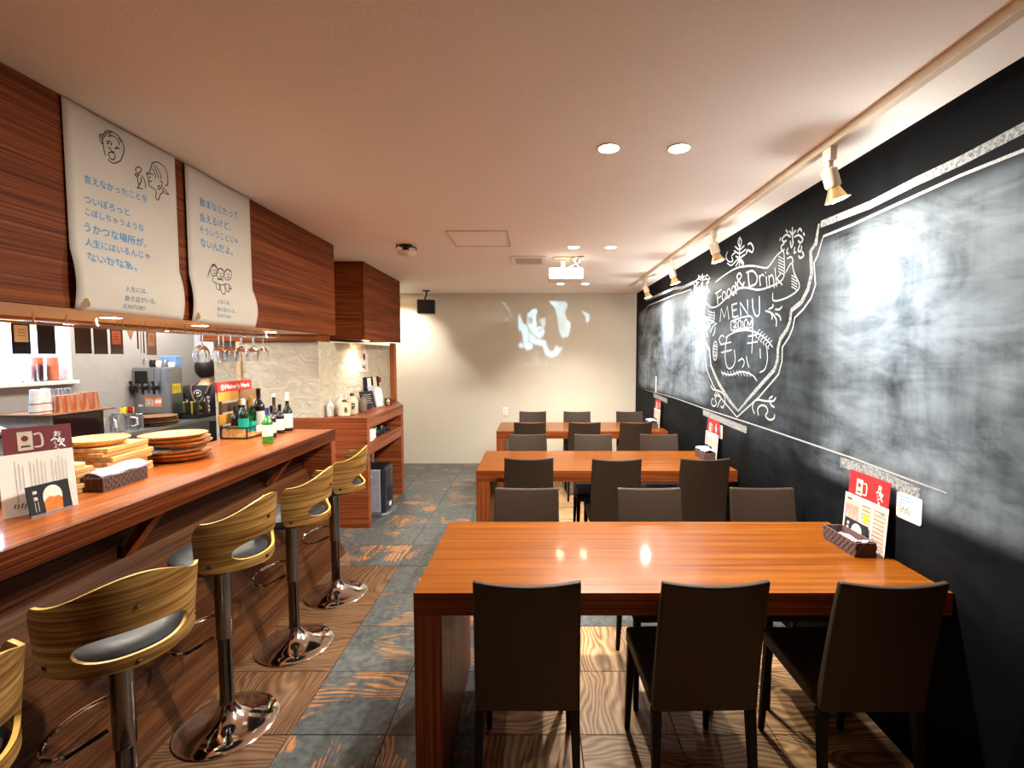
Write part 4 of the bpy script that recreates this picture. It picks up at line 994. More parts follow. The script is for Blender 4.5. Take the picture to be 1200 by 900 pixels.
table_set(2, TY[2], (1.34, 5.60), None, ('brown woven tray under blue towels on the farthest table', 'folded pale blue towels on the farthest table tray', 'menu sheet with red mug card on the farthest table', 'small black beer card on the farthest table'))
def sticker(y0, y1, z0, z1, label):
    t = thing('wall_notice', label, 'notice', (XW, (y0+y1)/2, (z0+z1)/2), world=True)
    r = .012; pts = []
    for cy, cz, a0 in ((y1-r, z1-r, 0), (y0+r, z1-r, 90), (y0+r, z0+r, 180), (y1-r, z0+r, 270)):
        pts += [(cy+r*cos(radians(a0+k*22.5)), cz+r*sin(radians(a0+k*22.5))) for k in range(5)]
    MB().prism(pts, XW-.0025, XW-.0005, 'x').build('notice_sheet', M_label, t)
    s = INK((XW-.003, y1, z0), (0, -1, 0), (0, 0, 1)); w_, h_ = y1-y0, z1-z0
    for k, (a, c) in enumerate(((.12, .70), (.12, .62), (.15, .45))):
        s.line([(w_*.12+j*w_*.06, h_*(.86-.13*k)+h_*.02*sin(j*3)) for j in range(int(13*c))], .0035)
    s.build('blue_writing', M_blue, t)
    s = INK((XW-.003, y1, z0), (0, -1, 0), (0, 0, 1))
    for k in range(3): s.ell((w_*(.2+.15*k), h_*.42), w_*.07, h_*.07, .0022); s.line([(w_*(.15+.15*k), h_*.34), (w_*(.2+.15*k), h_*.22), (w_*(.27+.15*k), h_*.34)], .0022)
    s.build('face_drawing', M_ink, t)
q0 = at(1052, 575, 'x', XW); q1 = at(1080, 621, 'x', XW)
sticker(q1.y, q0.y, q1.z+.012, q0.z, 'white rounded notice with blue writing on the wall above the nearest table')
q0 = at(839, 496, 'x', XW); q1 = at(846.5, 515, 'x', XW)
sticker(q1.y, q0.y, q1.z, q0.z, 'white paper notice on the wall beside the middle table menu')
# ================================================================= COUNTER: boards, plates, bottles
def board_stack(x, y, rz, n_, sx, sy, th, z0, lab, grp):
    out = None
    for k in range(n_):
        lb = f"pale wooden serving board, {['bottom one','second from the bottom','third from the bottom','fourth from the bottom','fifth from the bottom','sixth from the bottom','top one'][k if k < n_-1 else 6]} of the {lab}"
        if out is None:
            o = MB().box(-sx/2, sx/2, -sy/2, sy/2, 0, th).build('serving_board', M_ltwood, None, bevel=.004); out = o
        else: o = out.copy(); COL.objects.link(o)
        o.location = (x+.010*sin(k*2.1), y+.012*cos(k*1.7), z0+k*(th+.0006)); o.rotation_euler = (0, 0, rz+.05*sin(k*3.3)); tag(o, lb, 'board', grp)
board_stack(-2.165, 2.40, .06, 7, .25, .28, .0225, 1.0, 'taller board stack', 'serving boards on the counter')
board_stack(-2.10, 2.03, -.05, 6, .22, .20, .0215, 1.0, 'lower board stack', 'serving boards on the counter')
bs = thing('bamboo_basket', 'small flat bamboo basket on top of the wooden boards', 'basket', (-2.16, 2.36, 1.163))
MB().lathe([(.07, 0), (.10, .004), (.125, .030), (.121, .030), (.098, .008), (0, .006)], (0, 0, 0), 28).build('bowl', M_bamboo, bs, smooth=True)
MB().tube([(.124*cos(a), .124*sin(a), .031) for a in [2*pi*k/28 for k in range(28)]], .004, 6, True).build('rim', M_bamboo, bs, smooth=True)
pl0 = None; cxp, cyp = -2.075, 2.77
tag(MB().prism([(-2.20, 2.50), (-2.06, 2.53), (-2.02, 2.66), (-2.17, 2.70)], 1.0735, 1.0795).build('slate_plate', M_slate), 'grey slate slab sticking out from the plate stack', 'slate')
zs = [1.0, 1.022, 1.044, 1.0805, 1.103, 1.1255]
for k, z in enumerate(zs):
    if pl0 is None:
        o = MB().lathe([(.09, 0), (.13, .004), (.160, .020), (.166, .028), (.160, .029), (.13, .014), (0, .010)], (0, 0, 0), 40, sy=.96).build('wooden_plate', M_ltwood2, None, smooth=True); pl0 = o
    else: o = pl0.copy(); COL.objects.link(o)
    o.location = (cxp+.012*sin(k*2.4), cyp+.012*cos(k*1.9), z); o.rotation_euler = (.0, .0, k*.8)
    tag(o, f"round orange wood plate, {['bottom', 'second', 'third', 'fourth', 'fifth', 'top'][k]} of the stack on the bar counter", 'plate', 'wooden plates on the counter')
# bottle display crate
tc_ = thing('display_crate', 'low wooden crate in a black wire frame holding bottles', 'crate', (-2.2, 3.65, 1.0), world=True)
cx0, cx1, cy0, cy1, ch_ = -2.262, -2.082, 3.455, 3.80, .085
MB().box(cx0, cx1, cy0, cy0+.008, 1.004, 1.0+ch_-.02).box(cx0, cx1, cy1-.008, cy1, 1.004, 1.0+ch_-.02).box(cx0, cx0+.008, cy0+.008, cy1-.008, 1.004, 1.0+ch_-.02).box(cx1-.008, cx1, cy0+.008, cy1-.008, 1.004, 1.045).box(cx0+.008, cx1-.008, cy0+.008, cy1-.008, 1.004, 1.012).build('crate_box', M_ltwood, tc_)
wf = MB(); r_ = .004
for x in (cx0-.004, cx1+.004):
    for y in (cy0-.004, cy1+.004): wf.box(x-r_, x+r_, y-r_, y+r_, 1.0, 1.0+ch_)
for z in (1.006, 1.0+ch_-.004):
    for y in (cy0-.004, cy1+.004): wf.box(cx0, cx1, y-r_, y+r_, z-r_, z+r_)
    for x in (cx0-.004, cx1+.004): wf.box(x-r_, x+r_, cy0, cy1, z-r_, z+r_)
wf.build('wire_frame', M_black, tc_)
bx('price_card', M_label, (cx1+.009, cx1+.011, 3.56, 3.68, 1.03, 1.085), tc_)
ds = thing('sign_rack', 'rack of ochre and brown boards under a red sign behind the bottles', 'rack', (-2.29, 3.7, 1.0), world=True)
for y in (3.52, 3.86): bx('post', M_brnboard, (-2.315, -2.300, y-.01, y+.01, 1.0, 1.36), ds)
SGX = -2.28
qa = at(255, 461, 'x', SGX); qb = at(295, 456, 'x', SGX); qc = at(255, 448, 'x', SGX)
bx('red_sign', flat('red_sign', (204, 52, 46), .5), (SGX-.02, SGX, qa.y, qb.y, qa.z+.005, qc.z), ds, .002)
text("Maker's Mark", 'lettering', M_white_ink, ds, (SGX+.001, qa.y+.085, qa.z+.026), (SGX+.001, qb.y-.025, qa.z+.026), (1, 0, 0), .036, .025)
s = INK((SGX+.001, 0, 0), (0, 1, 0), (0, 0, 1)); s.ell((qa.y+.055, qa.z+.038), .017, .019, .004); s.line([(qa.y+.047, qa.z+.030), (qa.y+.055, qa.z+.046), (qa.y+.063, qa.z+.030)], .004); s.build('emblem', M_white_ink, ds)
bx('ochre_board', M_ochre, (SGX-.015, SGX-.002, 3.46, 3.70, 1.268, 1.335), ds); bx('brown_board', M_brnboard, (SGX-.015, SGX-.002, 3.50, 3.72, 1.185, 1.250), ds)
bx('ochre_board', M_ochre, (SGX-.015, SGX-.002, 3.47, 3.68, 1.095, 1.170), ds); bx('brown_board', flat('tan_board', (150, 114, 78), .6), (SGX-.015, SGX-.002, 3.72, 3.93, 1.25, 1.335), ds)
def bottle(label, px, py, z0, h, r, glass, cap, lab=M_label, neck=.34, lz=(.12, .48), capn=.16, xy=None, group='bottles on the bar counter', shoulder=.62):
    p = Vector((xy[0], xy[1], z0)) if xy else at(px, py, 'z', z0)
    t = thing('bottle', label, 'bottle', (p.x, p.y, z0), group=group)
    nr = r*.36; s_ = shoulder
    MB().lathe([(r*.9, 0), (r, h*.015), (r, h*(s_-.06)), (r*.93, h*s_), (r*.62, h*(s_+.07)), (nr*1.1, h*(s_+.13)), (nr, h*(1-capn)), (nr, h*.985)], (0, 0, 0), 20).build('body', glass, t, smooth=True)
    MB().lathe([(nr*1.12, h*(1-capn)), (nr*1.12, h*.995), (nr*.9, h), (0, h)], (0, 0, 0), 16).build('cap', cap, t, smooth=True)
    if lab: MB().lathe([(r*1.012, h*lz[0]), (r*1.012, h*lz[1])], (0, 0, 0), 20).build('label', lab, t, smooth=True)
    return t
zc = 1.013
bottle('green bottle with white cap and teal label in the display crate', 0, 0, zc, .275, .034, M_dkgreen, M_white, M_teal, xy=(-2.132, 3.505))
bottle('slim dark bottle at the left front corner of the display crate', 0, 0, zc, .22, .028, M_winedk, M_black, M_gold, xy=(-2.20, 3.515), lz=(.1, .35))
bottle('clear bottle with gold foil neck in the display crate', 0, 0, zc, .285, .036, M_greeng, M_gold, M_teal, xy=(-2.132, 3.60), capn=.3, lz=(.05, .35))
bottle('big dark wine bottle with large white label in the display crate', 0, 0, zc, .335, .043, M_winedk, M_winedk, M_label, xy=(-2.15, 3.735), lz=(.12, .48))
bottle('dark green bottle at the back of the display crate', 0, 0, zc, .26, .032, M_dkgreen, M_gold, None, xy=(-2.215, 3.60))
bottle('pale rose bottle behind the crate', 0, 0, 1.0, .27, .034, flat('rose_bottle', (196, 120, 90), .15, coat=.5), M_whitec, M_orange, xy=(-2.215, 3.855))
q = at(314, 521, 'z', 1.0); bottle('small bright green bottle with blue cap on the bar counter', 314, 519, 1.0, .245, .034, M_brightg, flat('blue_cap', (50, 66, 120), .4), lz=(.2, .52), capn=.2)
bottle('slim dark bottle just behind the green one with blue cap', 319, 512.5, 1.0, .235, .030, M_winedk, M_winedk, lz=(.15, .48))
bottle('brown bottle with white cap between the dark ones on the counter', 322, 505.5, 1.0, .30, .032, M_brownb, M_white, lz=(.12, .45), capn=.08, shoulder=.55)
bottle('dark bottle with small white label near the end of the counter', 328.5, 507.5, 1.0, .225, .032, M_winedk, M_winedk, lz=(.12, .5))
bottle('tall dark green wine bottle with pale cap, farthest on the counter', 337.5, 504.5, 1.0, .31, .038, M_dkgreen, M_cream, lz=(.08, .45), capn=.22, shoulder=.52)
# ================================================================= SIDEBOARD TOP
def jar(label, xy, h, r, mat, cap, kanji=None, squat=False, grp='sake jars on the sideboard'):
    z0 = 1.031; t = thing('sake_jar', label, 'jar', (xy[0], xy[1], z0), group=grp)
    k = .62 if squat else .58
    MB().lathe([(r*.85, 0), (r, h*.06), (r, h*k), (r*.86, h*(k+.10)), (r*.5, h*(k+.19)), (r*.28, h*(k+.24)), (r*.28, h*.90)], (0, 0, 0), 24).build('body', mat, t, smooth=True)
    MB().lathe([(r*.34, h*.87), (r*.36, h), (0, h)], (0, 0, 0), 16).build('stopper', cap, t, smooth=True)
    if kanji:
        d = Vector((-xy[0], -xy[1], 0)).normalized(); ex_ = Vector((0, 0, 1)).cross(d).normalized()
        for j, ch in enumerate(kanji):
            c = d*(r*1.03)+Vector((0, 0, h*(.42-.15*j)))+ex_*.012; text(ch, 'lettering', M_ink, t, c-ex_*.017, c+ex_*.017, d, bold=.02)
    return t
jar('slim white ceramic bottle at the left of the sideboard jars', (-1.93, 4.52), .165, .033, M_whitec, M_whitec, '酒')
jar('tall frosted white flask behind the squat jar', (-1.87, 4.62), .20, .055, flat('frosted_white', (226, 222, 208), .3), M_whitec)
jar('squat cream ceramic jar with black characters, in front', (-1.80, 4.53), .155, .055, M_cream, M_brnboard, '大吉', True)
jar('taller cream ceramic jar with black characters behind the squat one', (-1.79, 4.70), .205, .056, M_cream, M_brnboard, '吟醸', True)
jar('frosted flask at the back left of the jars', (-1.89, 4.80), .19, .045, flat('frosted_grey', (214, 210, 198), .3), M_whitec)
jar('grey brown ceramic jar with cork at the right of the jars', (-1.76, 4.90), .175, .042, flat('grey_ceramic', (126, 112, 100), .5), M_brnboard)
jar('small dark jar behind the grey brown one', (-1.875, 4.965), .16, .036, M_brnboard, M_cream)
bt = thing('black_board_menu', 'small black menu board leaning on a wire stand on the sideboard', 'menu', (-1.74, 5.16, 1.031), world=True)
frame_panel('board', M_blackm, (-1.80, 5.03, 1.040), (.42, 1, 0), (-.25, .1, 1), .20, .19, .008, bt, .002)
MB().tube([(-1.70, 5.03, 1.06), (-1.68, 5.12, 1.035), (-1.66, 5.26, 1.05)], .003, 6).tube([(-1.74, 5.06, 1.033), (-1.70, 5.05, 1.10)], .003, 6).build('wire_stand', M_chrome, bt)
s = INK(Vector((-1.80, 5.03, 1.040))+Vector((.001, -.0004, 0)), (.42, 1, 0), (-.25, .1, 1))
for j in range(5): s.line([(.03, .15-j*.022), (.16-.02*(j % 2), .15-j*.022)], .003)
s.build('chalk_writing', M_label, bt)
bh = thing('brochure_rack', 'dark brochure holder with leaflets on the sideboard', 'brochures', (-1.80, 5.6, 1.031), world=True)
frame_panel('rear_board', M_blackm, (-1.895, 5.38, 1.031), (.25, 1, 0), (-.06, 0, 1), .30, .33, .01, bh, .002)
frame_panel('leaflet', M_label, (-1.875, 5.42, 1.16), (.25, 1, 0), (-.08, 0, 1), .07, .19, .002, bh)
frame_panel('leaflet', M_cream, (-1.845, 5.52, 1.17), (.25, 1, 0), (-.08, 0, 1), .07, .19, .002, bh)
frame_panel('leaflet', M_red, (-1.825, 5.63, 1.29), (.25, 1, 0), (-.08, 0, 1), .05, .06, .002, bh)
lf = thing('leaflet_stand', 'white leaflets standing before the brochure holder', 'leaflets', (-1.74, 5.5, 1.031), world=True)
frame_panel('white_leaflet', M_white, (-1.765, 5.37, 1.032), (.35, 1, 0), (-.16, 0, 1), .13, .20, .003, lf)
frame_panel('grey_leaflet', flat('grey_leaflet', (170, 162, 172), .7), (-1.80, 5.30, 1.032), (.35, 1, 0), (-.2, 0, 1), .12, .24, .003, lf)
frame_panel('cream_leaflet', M_cream, (-1.80, 5.44, 1.21), (.3, 1, -.2), (-.1, .2, 1), .08, .05, .002, lf)
bc2 = thing('card_stand', 'small black card with beer picture at the front of the leaflets', 'card', (-1.68, 5.5, 1.031), world=True, group='beer cards')
beer_card(bc2, (-1.70, 5.46, 1.032), (.35, 1, 0), (-.12, 0, 1), .11, .085)
pn_ = thing('wall_pennant', 'white kite-shaped paper with red crest hanging on the niche wall', 'pennant', (-1.90, 5.6, 1.5), world=True)
def NW(y): return -1.985+(y-4.425)*.110/1.875+.004
c_ = 5.42; pq = [(c_, 1.70), (c_+.10, 1.58), (c_+.09, 1.42), (c_-.11, 1.40), (c_-.10, 1.44)]
pts = [(NW(c_), c_, 1.73), (NW(c_+.11), c_+.11, 1.60), (NW(c_+.11), c_+.11, 1.42), (NW(c_-.12), c_-.12, 1.42)]
MB().add(pts+[(x+.002, y, z) for x, y, z in pts], [(0, 1, 2, 3), (7, 6, 5, 4), (0, 4, 5, 1), (1, 5, 6, 2), (2, 6, 7, 3), (3, 7, 4, 0)]).build('paper', M_label, pn_)
s = INK((NW(c_)+.004, c_, 1.57), (.0587, 1, 0), (0, 0, 1)); s.disc((0, .02), .035, .040); s.build('crest', M_red, pn_)
s = INK((NW(c_)+.004, c_, 1.46), (.0587, 1, 0), (0, 0, 1)); s.line([(-.06, .0), (-.03, .04), (0, .01), (.05, .04)], .012); s.line([(-.04, .02), (.04, -.01)], .012); s.build('brush_writing', M_ink, pn_)
# heater
ht_ = thing('fan_heater', 'silver and black portable heater in the sideboard kneehole', 'heater', (-1.60, 4.86, 0), world=True)
MB().prism([(-1.80, 4.70), (-1.52, 4.70), (-1.455, 4.74), (-1.44, 4.86), (-1.455, 4.98), (-1.52, 5.02), (-1.80, 5.02)], .0, .035).build('base', M_steel2, ht_, bevel=.005)
MB().box(-1.80, -1.535, 4.72, 5.00, .0352, .47).build('housing', flat('silver_casing', (158, 160, 166), .35), ht_, bevel=.01)
MB().prism([(-1.5345, 4.72), (-1.49, 4.735), (-1.478, 4.86), (-1.49, 4.985), (-1.5345, 5.0)], .036, .475).build('front_cover', M_heatb, ht_, bevel=.006)
MB().box(-1.79, -1.50, 4.735, 4.985, .4701, .49).build('control_panel', M_black, ht_, bevel=.006)
for k in range(6): bx('louvre', M_black, (-1.492, -1.472, 4.79, 4.93, .14+k*.025, .148+k*.025), ht_)
bx('handle', M_white, (-1.70, -1.62, 4.712, 4.7195, .40, .412), ht_); bx('rating_label', M_white, (-1.484, -1.476, 4.82, 4.88, .08, .12), ht_)
# ================================================================= GLASS RACK
gr = thing('glass_rack', 'chrome stemware rack hanging on hooks below the cabinet', 'rack', (-2.1, 2.6, 1.745), world=True)
RX = [-1.99, -2.02, -2.07, -2.10]; RZ = 1.738
for x in (-1.985, -2.045, -2.065, -2.125): MB().tube([(x, 1.75, RZ), (x, 3.72, RZ), (x, 3.75, RZ+.012), (x, 3.74, RZ+.025)], .0035, 6).build('rail', M_chrome, gr, smooth=True)
for k in range(15):
    y = 1.78+k*.138
    for x in (-1.985, -2.125):
        MB().tube([(x, y, 1.777), (x, y, RZ+.006), (x+.008, y, RZ-.004)], .003, 6).build('hook', M_chrome, gr, smooth=True)
MB().tube([(-2.14, 3.70, RZ-.003), (-1.97, 3.70, RZ-.003)], .0035, 6).build('cross_bar', M_chrome, gr)
wg0 = None
WG = [(-2.015, 2.93), (-2.095, 3.02), (-2.015, 3.08), (-2.015, 3.20), (-2.095, 3.25), (-2.015, 3.32), (-2.095, 3.44), (-2.015, 3.45), (-2.015, 3.58), (-2.095, 3.60)]
gl = ['nearest wine glass hanging in the front row', 'nearest wine glass hanging in the rear row', 'second wine glass of the front row', 'third wine glass of the front row', 'second wine glass of the rear row', 'fourth wine glass of the front row', 'third wine glass of the rear row', 'fifth wine glass of the front row', 'farthest wine glass of the front row, at the rack end', 'farthest wine glass of the rear row']
for k, (x, y) in enumerate(WG):
    if wg0 is None:
        prof = [(.032, .0), (.033, .002), (.010, .004), (.0035, .010), (.0032, .075), (.006, .082), (.022, .094), (.036, .118), (.040, .142), (.037, .168), (.032, .185), (.0312, .185), (.036, .167), (.0388, .142), (.035, .119), (.021, .096), (.004, .086), (0, .085)]
        o = MB().lathe([(r, -z) for r, z in prof], (0, 0, 0), 28).build('wine_glass', M_glass, None, smooth=True); wg0 = o
    else: o = wg0.copy(); COL.objects.link(o)
    o.location = (x, y, RZ+.0085); tag(o, gl[k]+', upside down', 'glass', 'hanging wine glasses')
# ================================================================= HANGING MENU CARDS
def hang(px0, px1, py1, mat, label, extra=None, X=-2.36):
    a = at(px0, 385, 'x', X); c = at(px1, py1, 'x', X); zt = 1.765
    t = thing('hanging_menu', label, 'menu', (X, (a.y+c.y)/2, c.z), group='menu cards hanging along the cabinet', world=True)
    bx('cover', mat, (X-.006, X, a.y, c.y, c.z, zt), t, .001)
    if extra:
        u0, u1, v0, v1, m_ = extra; yy0 = a.y+(c.y-a.y)*u0; yy1 = a.y+(c.y-a.y)*u1; zz0 = c.z+(1.74-c.z)*v0; zz1 = c.z+(1.74-c.z)*v1
        bx('paper_label', m_, (X+.0005, X+.002, yy0, yy1, zz0, zz1), t)
        s = INK((X+.0026, yy0, zz0), (0, 1, 0), (0, 0, 1)); w_, h_ = yy1-yy0, zz1-zz0
        for j in range(3): s.line([(w_*.25, h_*(.75-.18*j)), (w_*.75, h_*(.75-.18*j))], .0025)
        s.build('small_print', M_brnboard, t)
    return t
hang(14, 37, 415, M_blackm, 'leftmost hanging black menu, with a cream label at the top', (.08, .85, .42, 1.0, M_cream))
hang(44, 66, 415, M_blackm, 'plain black hanging menu left of the R 10 notice', None)
hang(88, 108, 414.5, flat('brown_black_cover', (58, 50, 46), .7), 'brownish black hanging menu right of the window', None)
hang(110, 127, 415, flat('grey_black_cover', (66, 66, 66), .7), 'greyish black hanging menu, third right of the window edge', None)
hang(129.5, 145, 415, flat('grey_cover', (92, 90, 90), .7), 'grey hanging menu with a pink and red label', (.05, .8, .42, 1.0, flat('pink_label', (226, 150, 136), .7)))
hang(171.5, 184, 416, flat('pale_grey_cover', (176, 174, 170), .7), 'pale grey hanging menu with white label, rightmost', (.1, .8, .4, 1.0, M_paper))
for k, px in enumerate((161, 164.5, 168)):
    hang(px, px+2, 414-(k == 0)*5, M_blackm if k != 1 else M_cream, ['narrow black card, left of three narrow ones', 'narrow cream card, middle of three narrow ones', 'narrow black card, right of three narrow ones'][k])
a = at(147, 385, 'x', -2.36); c = at(159, 399, 'x', -2.36)
fg = MB().prism([(a.y, 1.765), (c.y, 1.765), ((a.y+c.y)/2, c.z)], -2.362, -2.36, 'x').build('paper_flag', M_paper); tag(fg, 'small white paper triangle hanging between the menu cards', 'flag')
# ================================================================= KITCHEN
kb = thing('kitchen_bench', 'steel kitchen worktop along the left wall behind the bar', 'worktop', (-3.58, 3.6, 0), world=True)
bx('worktop', M_steel, (-3.845, -3.30, 1.6, 4.96, .945, .98), kb, .004); bx('carcass', M_steel2, (-3.845, -3.36, 1.62, 4.94, 0, .9445), kb)
mw = thing('microwave', 'microwave oven with black glass door under the tray of cups', 'microwave', (-3.6, 3.54, .98), world=True)
bx('housing', flat('pale_blue_white', (206, 214, 226), .4), (-3.80, -3.372, 3.345, 3.735, .982, 1.180), mw, .004)
bx('door', flat('black_glass', (16, 16, 20), .08, spec=.8), (-3.3715, -3.355, 3.35, 3.73, .985, 1.178), mw, .003)
bx('side_label', M_yellow, (-3.50, -3.45, 3.340, 3.3445, 1.15, 1.165), mw)
ty = thing('cup_tray', 'thin wooden tray on the microwave carrying cups', 'tray', (-3.6, 3.55, 1.181), world=True)
bx('tray_base', M_brnwood, (-3.79, -3.34, 3.30, 3.82, 1.1815, 1.192), ty, .002)
def cup(label, x, y, h, r, mat, grp, bands=None):
    t = thing('cup', label, 'cup', (x, y, 1.193), group=grp)
    MB().lathe([(r, 0), (r*.97, h*.2), (r*.74, h*.98), (0, h)], (0, 0, 0), 20).build('body', mat, t, smooth=True)
    if bands:
        for k in range(4): MB().lathe([(r*(1.01-.24*(.06+.11*k)), h*(.06+.11*k)), (r*(1.01-.24*(.11+.11*k)), h*(.11+.11*k))], (0, 0, 0), 20).build('gold_band', bands, t)
M_wcup = flat('white_cup', (226, 230, 234), .4); M_gcup = flat('gold_band', (190, 130, 54), .4, .5); M_scup = flat('silver_cup', (200, 206, 212), .25, .9)
cup('left one of the two white cups with gold bands', -3.47, 3.335, .175, .036, M_wcup, 'cups on the microwave', M_gcup)
cup('right one of the two white cups with gold bands', -3.47, 3.405, .178, .036, M_wcup, 'cups on the microwave', M_gcup)
for k, y in enumerate((3.53, 3.60, 3.665)): cup(['first', 'second', 'third'][k]+' silver cup from the left in the rear row', -3.56, y, .165, .034, M_scup, 'cups on the microwave')
for k, y in enumerate((3.455, 3.515, 3.585, 3.66, 3.735)): cup(['leftmost', 'second', 'middle', 'fourth', 'rightmost'][k]+' copper cup of the front row', -3.43, y, .125+.008*(k > 2), .033, M_copper, 'cups on the microwave')
cup('dark brown cup at the right end of the tray', -3.50, 3.80, .09, .022, M_brnboard, 'cups on the microwave')
# window glasses
tb0 = None
for k in range(9):
    if tb0 is None:
        tb0 = MB().lathe([(.030, 0), (.033, .13), (.0318, .13), (.028, .008), (0, .008)], (0, 0, 0), 20).build('tumbler', M_glass, None, smooth=True); o = tb0
    else: o = tb0.copy(); COL.objects.link(o)
    o.location = (KX-.10, 3.46+k*.052-.001, 1.401) if k < 0 else (KX-.06-(k % 2)*.08, 3.36+k*.058, 1.401); tag(o, 'clear tumbler on the lit window sill, '+['leftmost', 'second from left', 'third from left', 'fourth from left', 'middle one', 'fourth from right', 'third from right', 'second from right', 'rightmost'][k], 'glass', 'tumblers on the window sill')
for k in range(2):
    for j in range(5):
        o = MB().lathe([(.030, 0), (.036, .06), (.034, .06)], (KX-.05-.07*k, 3.90-.05*k, 1.401+j*.032), 16).build('stacked_cup', flat('terracotta_cup', (206, 116, 84), .5) if j+k == 0 else bpy.data.materials['terracotta_cup'], None, smooth=True)
        tag(o, f"terracotta cup, {['bottom', 'second', 'middle', 'fourth', 'top'][j]} of the {['front', 'rear'][k]} stack at the window", 'cup', 'stacked cups in the window')
# pans at far left
pt = thing('cooking_pot', 'grey pot with a lid at the far left behind the menu', 'pot', (-3.48, 3.0, .981))
MB().lathe([(.11, 0), (.12, .02), (.12, .14), (.115, .14)], (0, 0, 0), 24).build('body', M_steel2, pt, smooth=True)
MB().lathe([(.125, .141), (.10, .165), (.02, .18), (.02, .20), (0, .20)], (0, 0, 0), 24).build('lid', M_steel2, pt, smooth=True); MB().tube([(.12, 0, .11), (.20, .03, .12), (.30, .05, .13)], .012, 8).build('handle', M_black, pt, smooth=True)
pt2 = dup(pt, (-3.52, 2.62, .981), .6, 'darker second pot at the far left kitchen edge')
# jars and mugs on the bench right of the microwave
def simple(name, label, cat, prof, xy, z, mat, n_=20, grp=None):
    o = MB().lathe(prof, (xy[0], xy[1], z), n_).build(name, mat, None, smooth=True); tag(o, label, cat, grp); return o
J = [(.05, 0), (.052, .02), (.052, .11), (.04, .13), (.04, .14)]
gm = thing('glass_mug', 'thick pale glass mug with handle beside the microwave', 'mug', (-3.42, 3.84, .981))
MB().lathe([(.042, 0), (.045, .13), (.040, .13), (.037, .01), (0, .01)], (0, 0, 0), 20).build('body', M_glass, gm, smooth=True); MB().tube([(.043, .0, .11), (.075, -.02, .10), (.078, -.02, .05), (.043, 0, .03)], .008, 8).build('handle', M_whitec, gm, smooth=True)
gm2 = dup(gm, (-3.38, 3.95, .981), .8, 'second glass mug, right of the first by the microwave')
simple('glass_jar', 'clear glass jar left of the silver tin', 'jar', J, (-3.50, 4.02), .981, M_glass)
simple('glass_jar', 'frosted jar behind the mugs', 'jar', J, (-3.60, 3.92), .981, flat('frosted', (214, 216, 206), .4))
simple('tin_can', 'slim silver blue tin left of the brown plates', 'tin', [(.028, 0), (.028, .13), (.026, .132), (0, .132)], (-3.31-.04, 4.06), .981, M_steel)
tg = thing('tool_holder', 'cup of yellow and red topped packets beside the plates', 'holder', (-3.52, 4.14, .981))
MB().lathe([(.045, 0), (.05, .10), (.047, .10), (.042, .01), (0, .01)], (0, 0, 0), 18).build('cup', M_steel2, tg, smooth=True)
rr_ = random.Random(4)
for k in range(7): MB().obox((.03*cos(k), .03*sin(k), .145+.02*rr_.random()), (.035, .012, .05), k).build('packet', M_yellow if k % 3 else M_red, tg)
for k in range(4):
    o = MB().lathe([(.10, 0), (.15, .006), (.158, .018), (.152, .019), (0, .012)], (-3.41+.008*sin(k*2), 4.325+.008*cos(k*3), .981+.021*k), 32).build('brown_plate', M_brnwood, None, smooth=True)
    tag(o, f"dark brown wooden plate, {['bottom', 'second', 'third', 'top'][k]} of the stack on the kitchen worktop", 'plate', 'brown plates on the kitchen worktop')
# worktop extension for the plates: a shelf ledge in front
# drinks dispenser
dm = thing('drinks_dispenser', 'steel drinks dispenser with three black taps in the kitchen', 'dispenser', (-3.66, 4.7, .981), world=True)
DX0, DX1, DY = -3.842, -3.49, 4.60
bx('housing', M_steel, (DX0, DX1, DY, DY+.17, 1.04, 1.49), dm, .008); bx('drip_tray', M_black, (DX0+.01, DX1+.01, DY-.10, DY+.165, .982, 1.0395), dm, .004)
bx('display_panel', M_black, (DX0+.02, DX0+.14, DY-.004, DY-.0005, 1.335, 1.455), dm)
for k in range(3): bx('grille', M_steel2, (DX0+.155+k*.062, DX0+.205+k*.062, DY-.004, DY-.0005, 1.345, 1.475), dm)
for k, x in enumerate((DX0+.015, DX0+.12, DX0+.225)):
    q = MB().box(x-.018, x+.018, DY-.05, DY-.001, 1.275, 1.315).build('tap', M_black, dm, bevel=.006)
    MB().tube([(x, DY-.035, 1.315), (x, DY-.05, 1.36)], [.008, .013], 8).build('tap_handle', M_black, q, smooth=True); MB().cyl((x, DY-.035, 1.235), (x, DY-.035, 1.275), .011, .012, 10).build('spout', M_black, q, smooth=True)
bx('orange_sticker', M_orange, (DX0+.11, DX0+.27, DY-.003, DY-.0005, 1.115, 1.20), dm)
bx('sticker_panel', M_label, (DX0+.115, DX0+.185, DY-.0045, DY-.0031, 1.12, 1.18), dm); bx('sticker_panel', M_paper, (DX0+.205, DX0+.265, DY-.0045, DY-.0031, 1.145, 1.18), dm)
for k in range(4): text('飲物可否'[k], 'lettering', M_ink, dm, (DX0+.122+(k % 2)*.032, DY-.005, 1.153-(k//2)*.028), (DX0+.144+(k % 2)*.032, DY-.005, 1.153-(k//2)*.028), (0, -1, 0))
bx('white_tag', M_paper, (DX0+.045, DX0+.085, DY-.003, DY-.0005, 1.115, 1.135), dm); bx('side_notice', M_yellow, (DX1+.0005, DX1+.002, DY+.03, DY+.14, 1.24, 1.33), dm)
s = INK((DX1+.003, DY+.035, 1.25), (0, 1, 0), (0, 0, 1))
for k in range(4): s.line([(.01+.03*k, .06), (.015+.03*k, .01)], .006)
s.build('notice_writing', M_ink, dm)
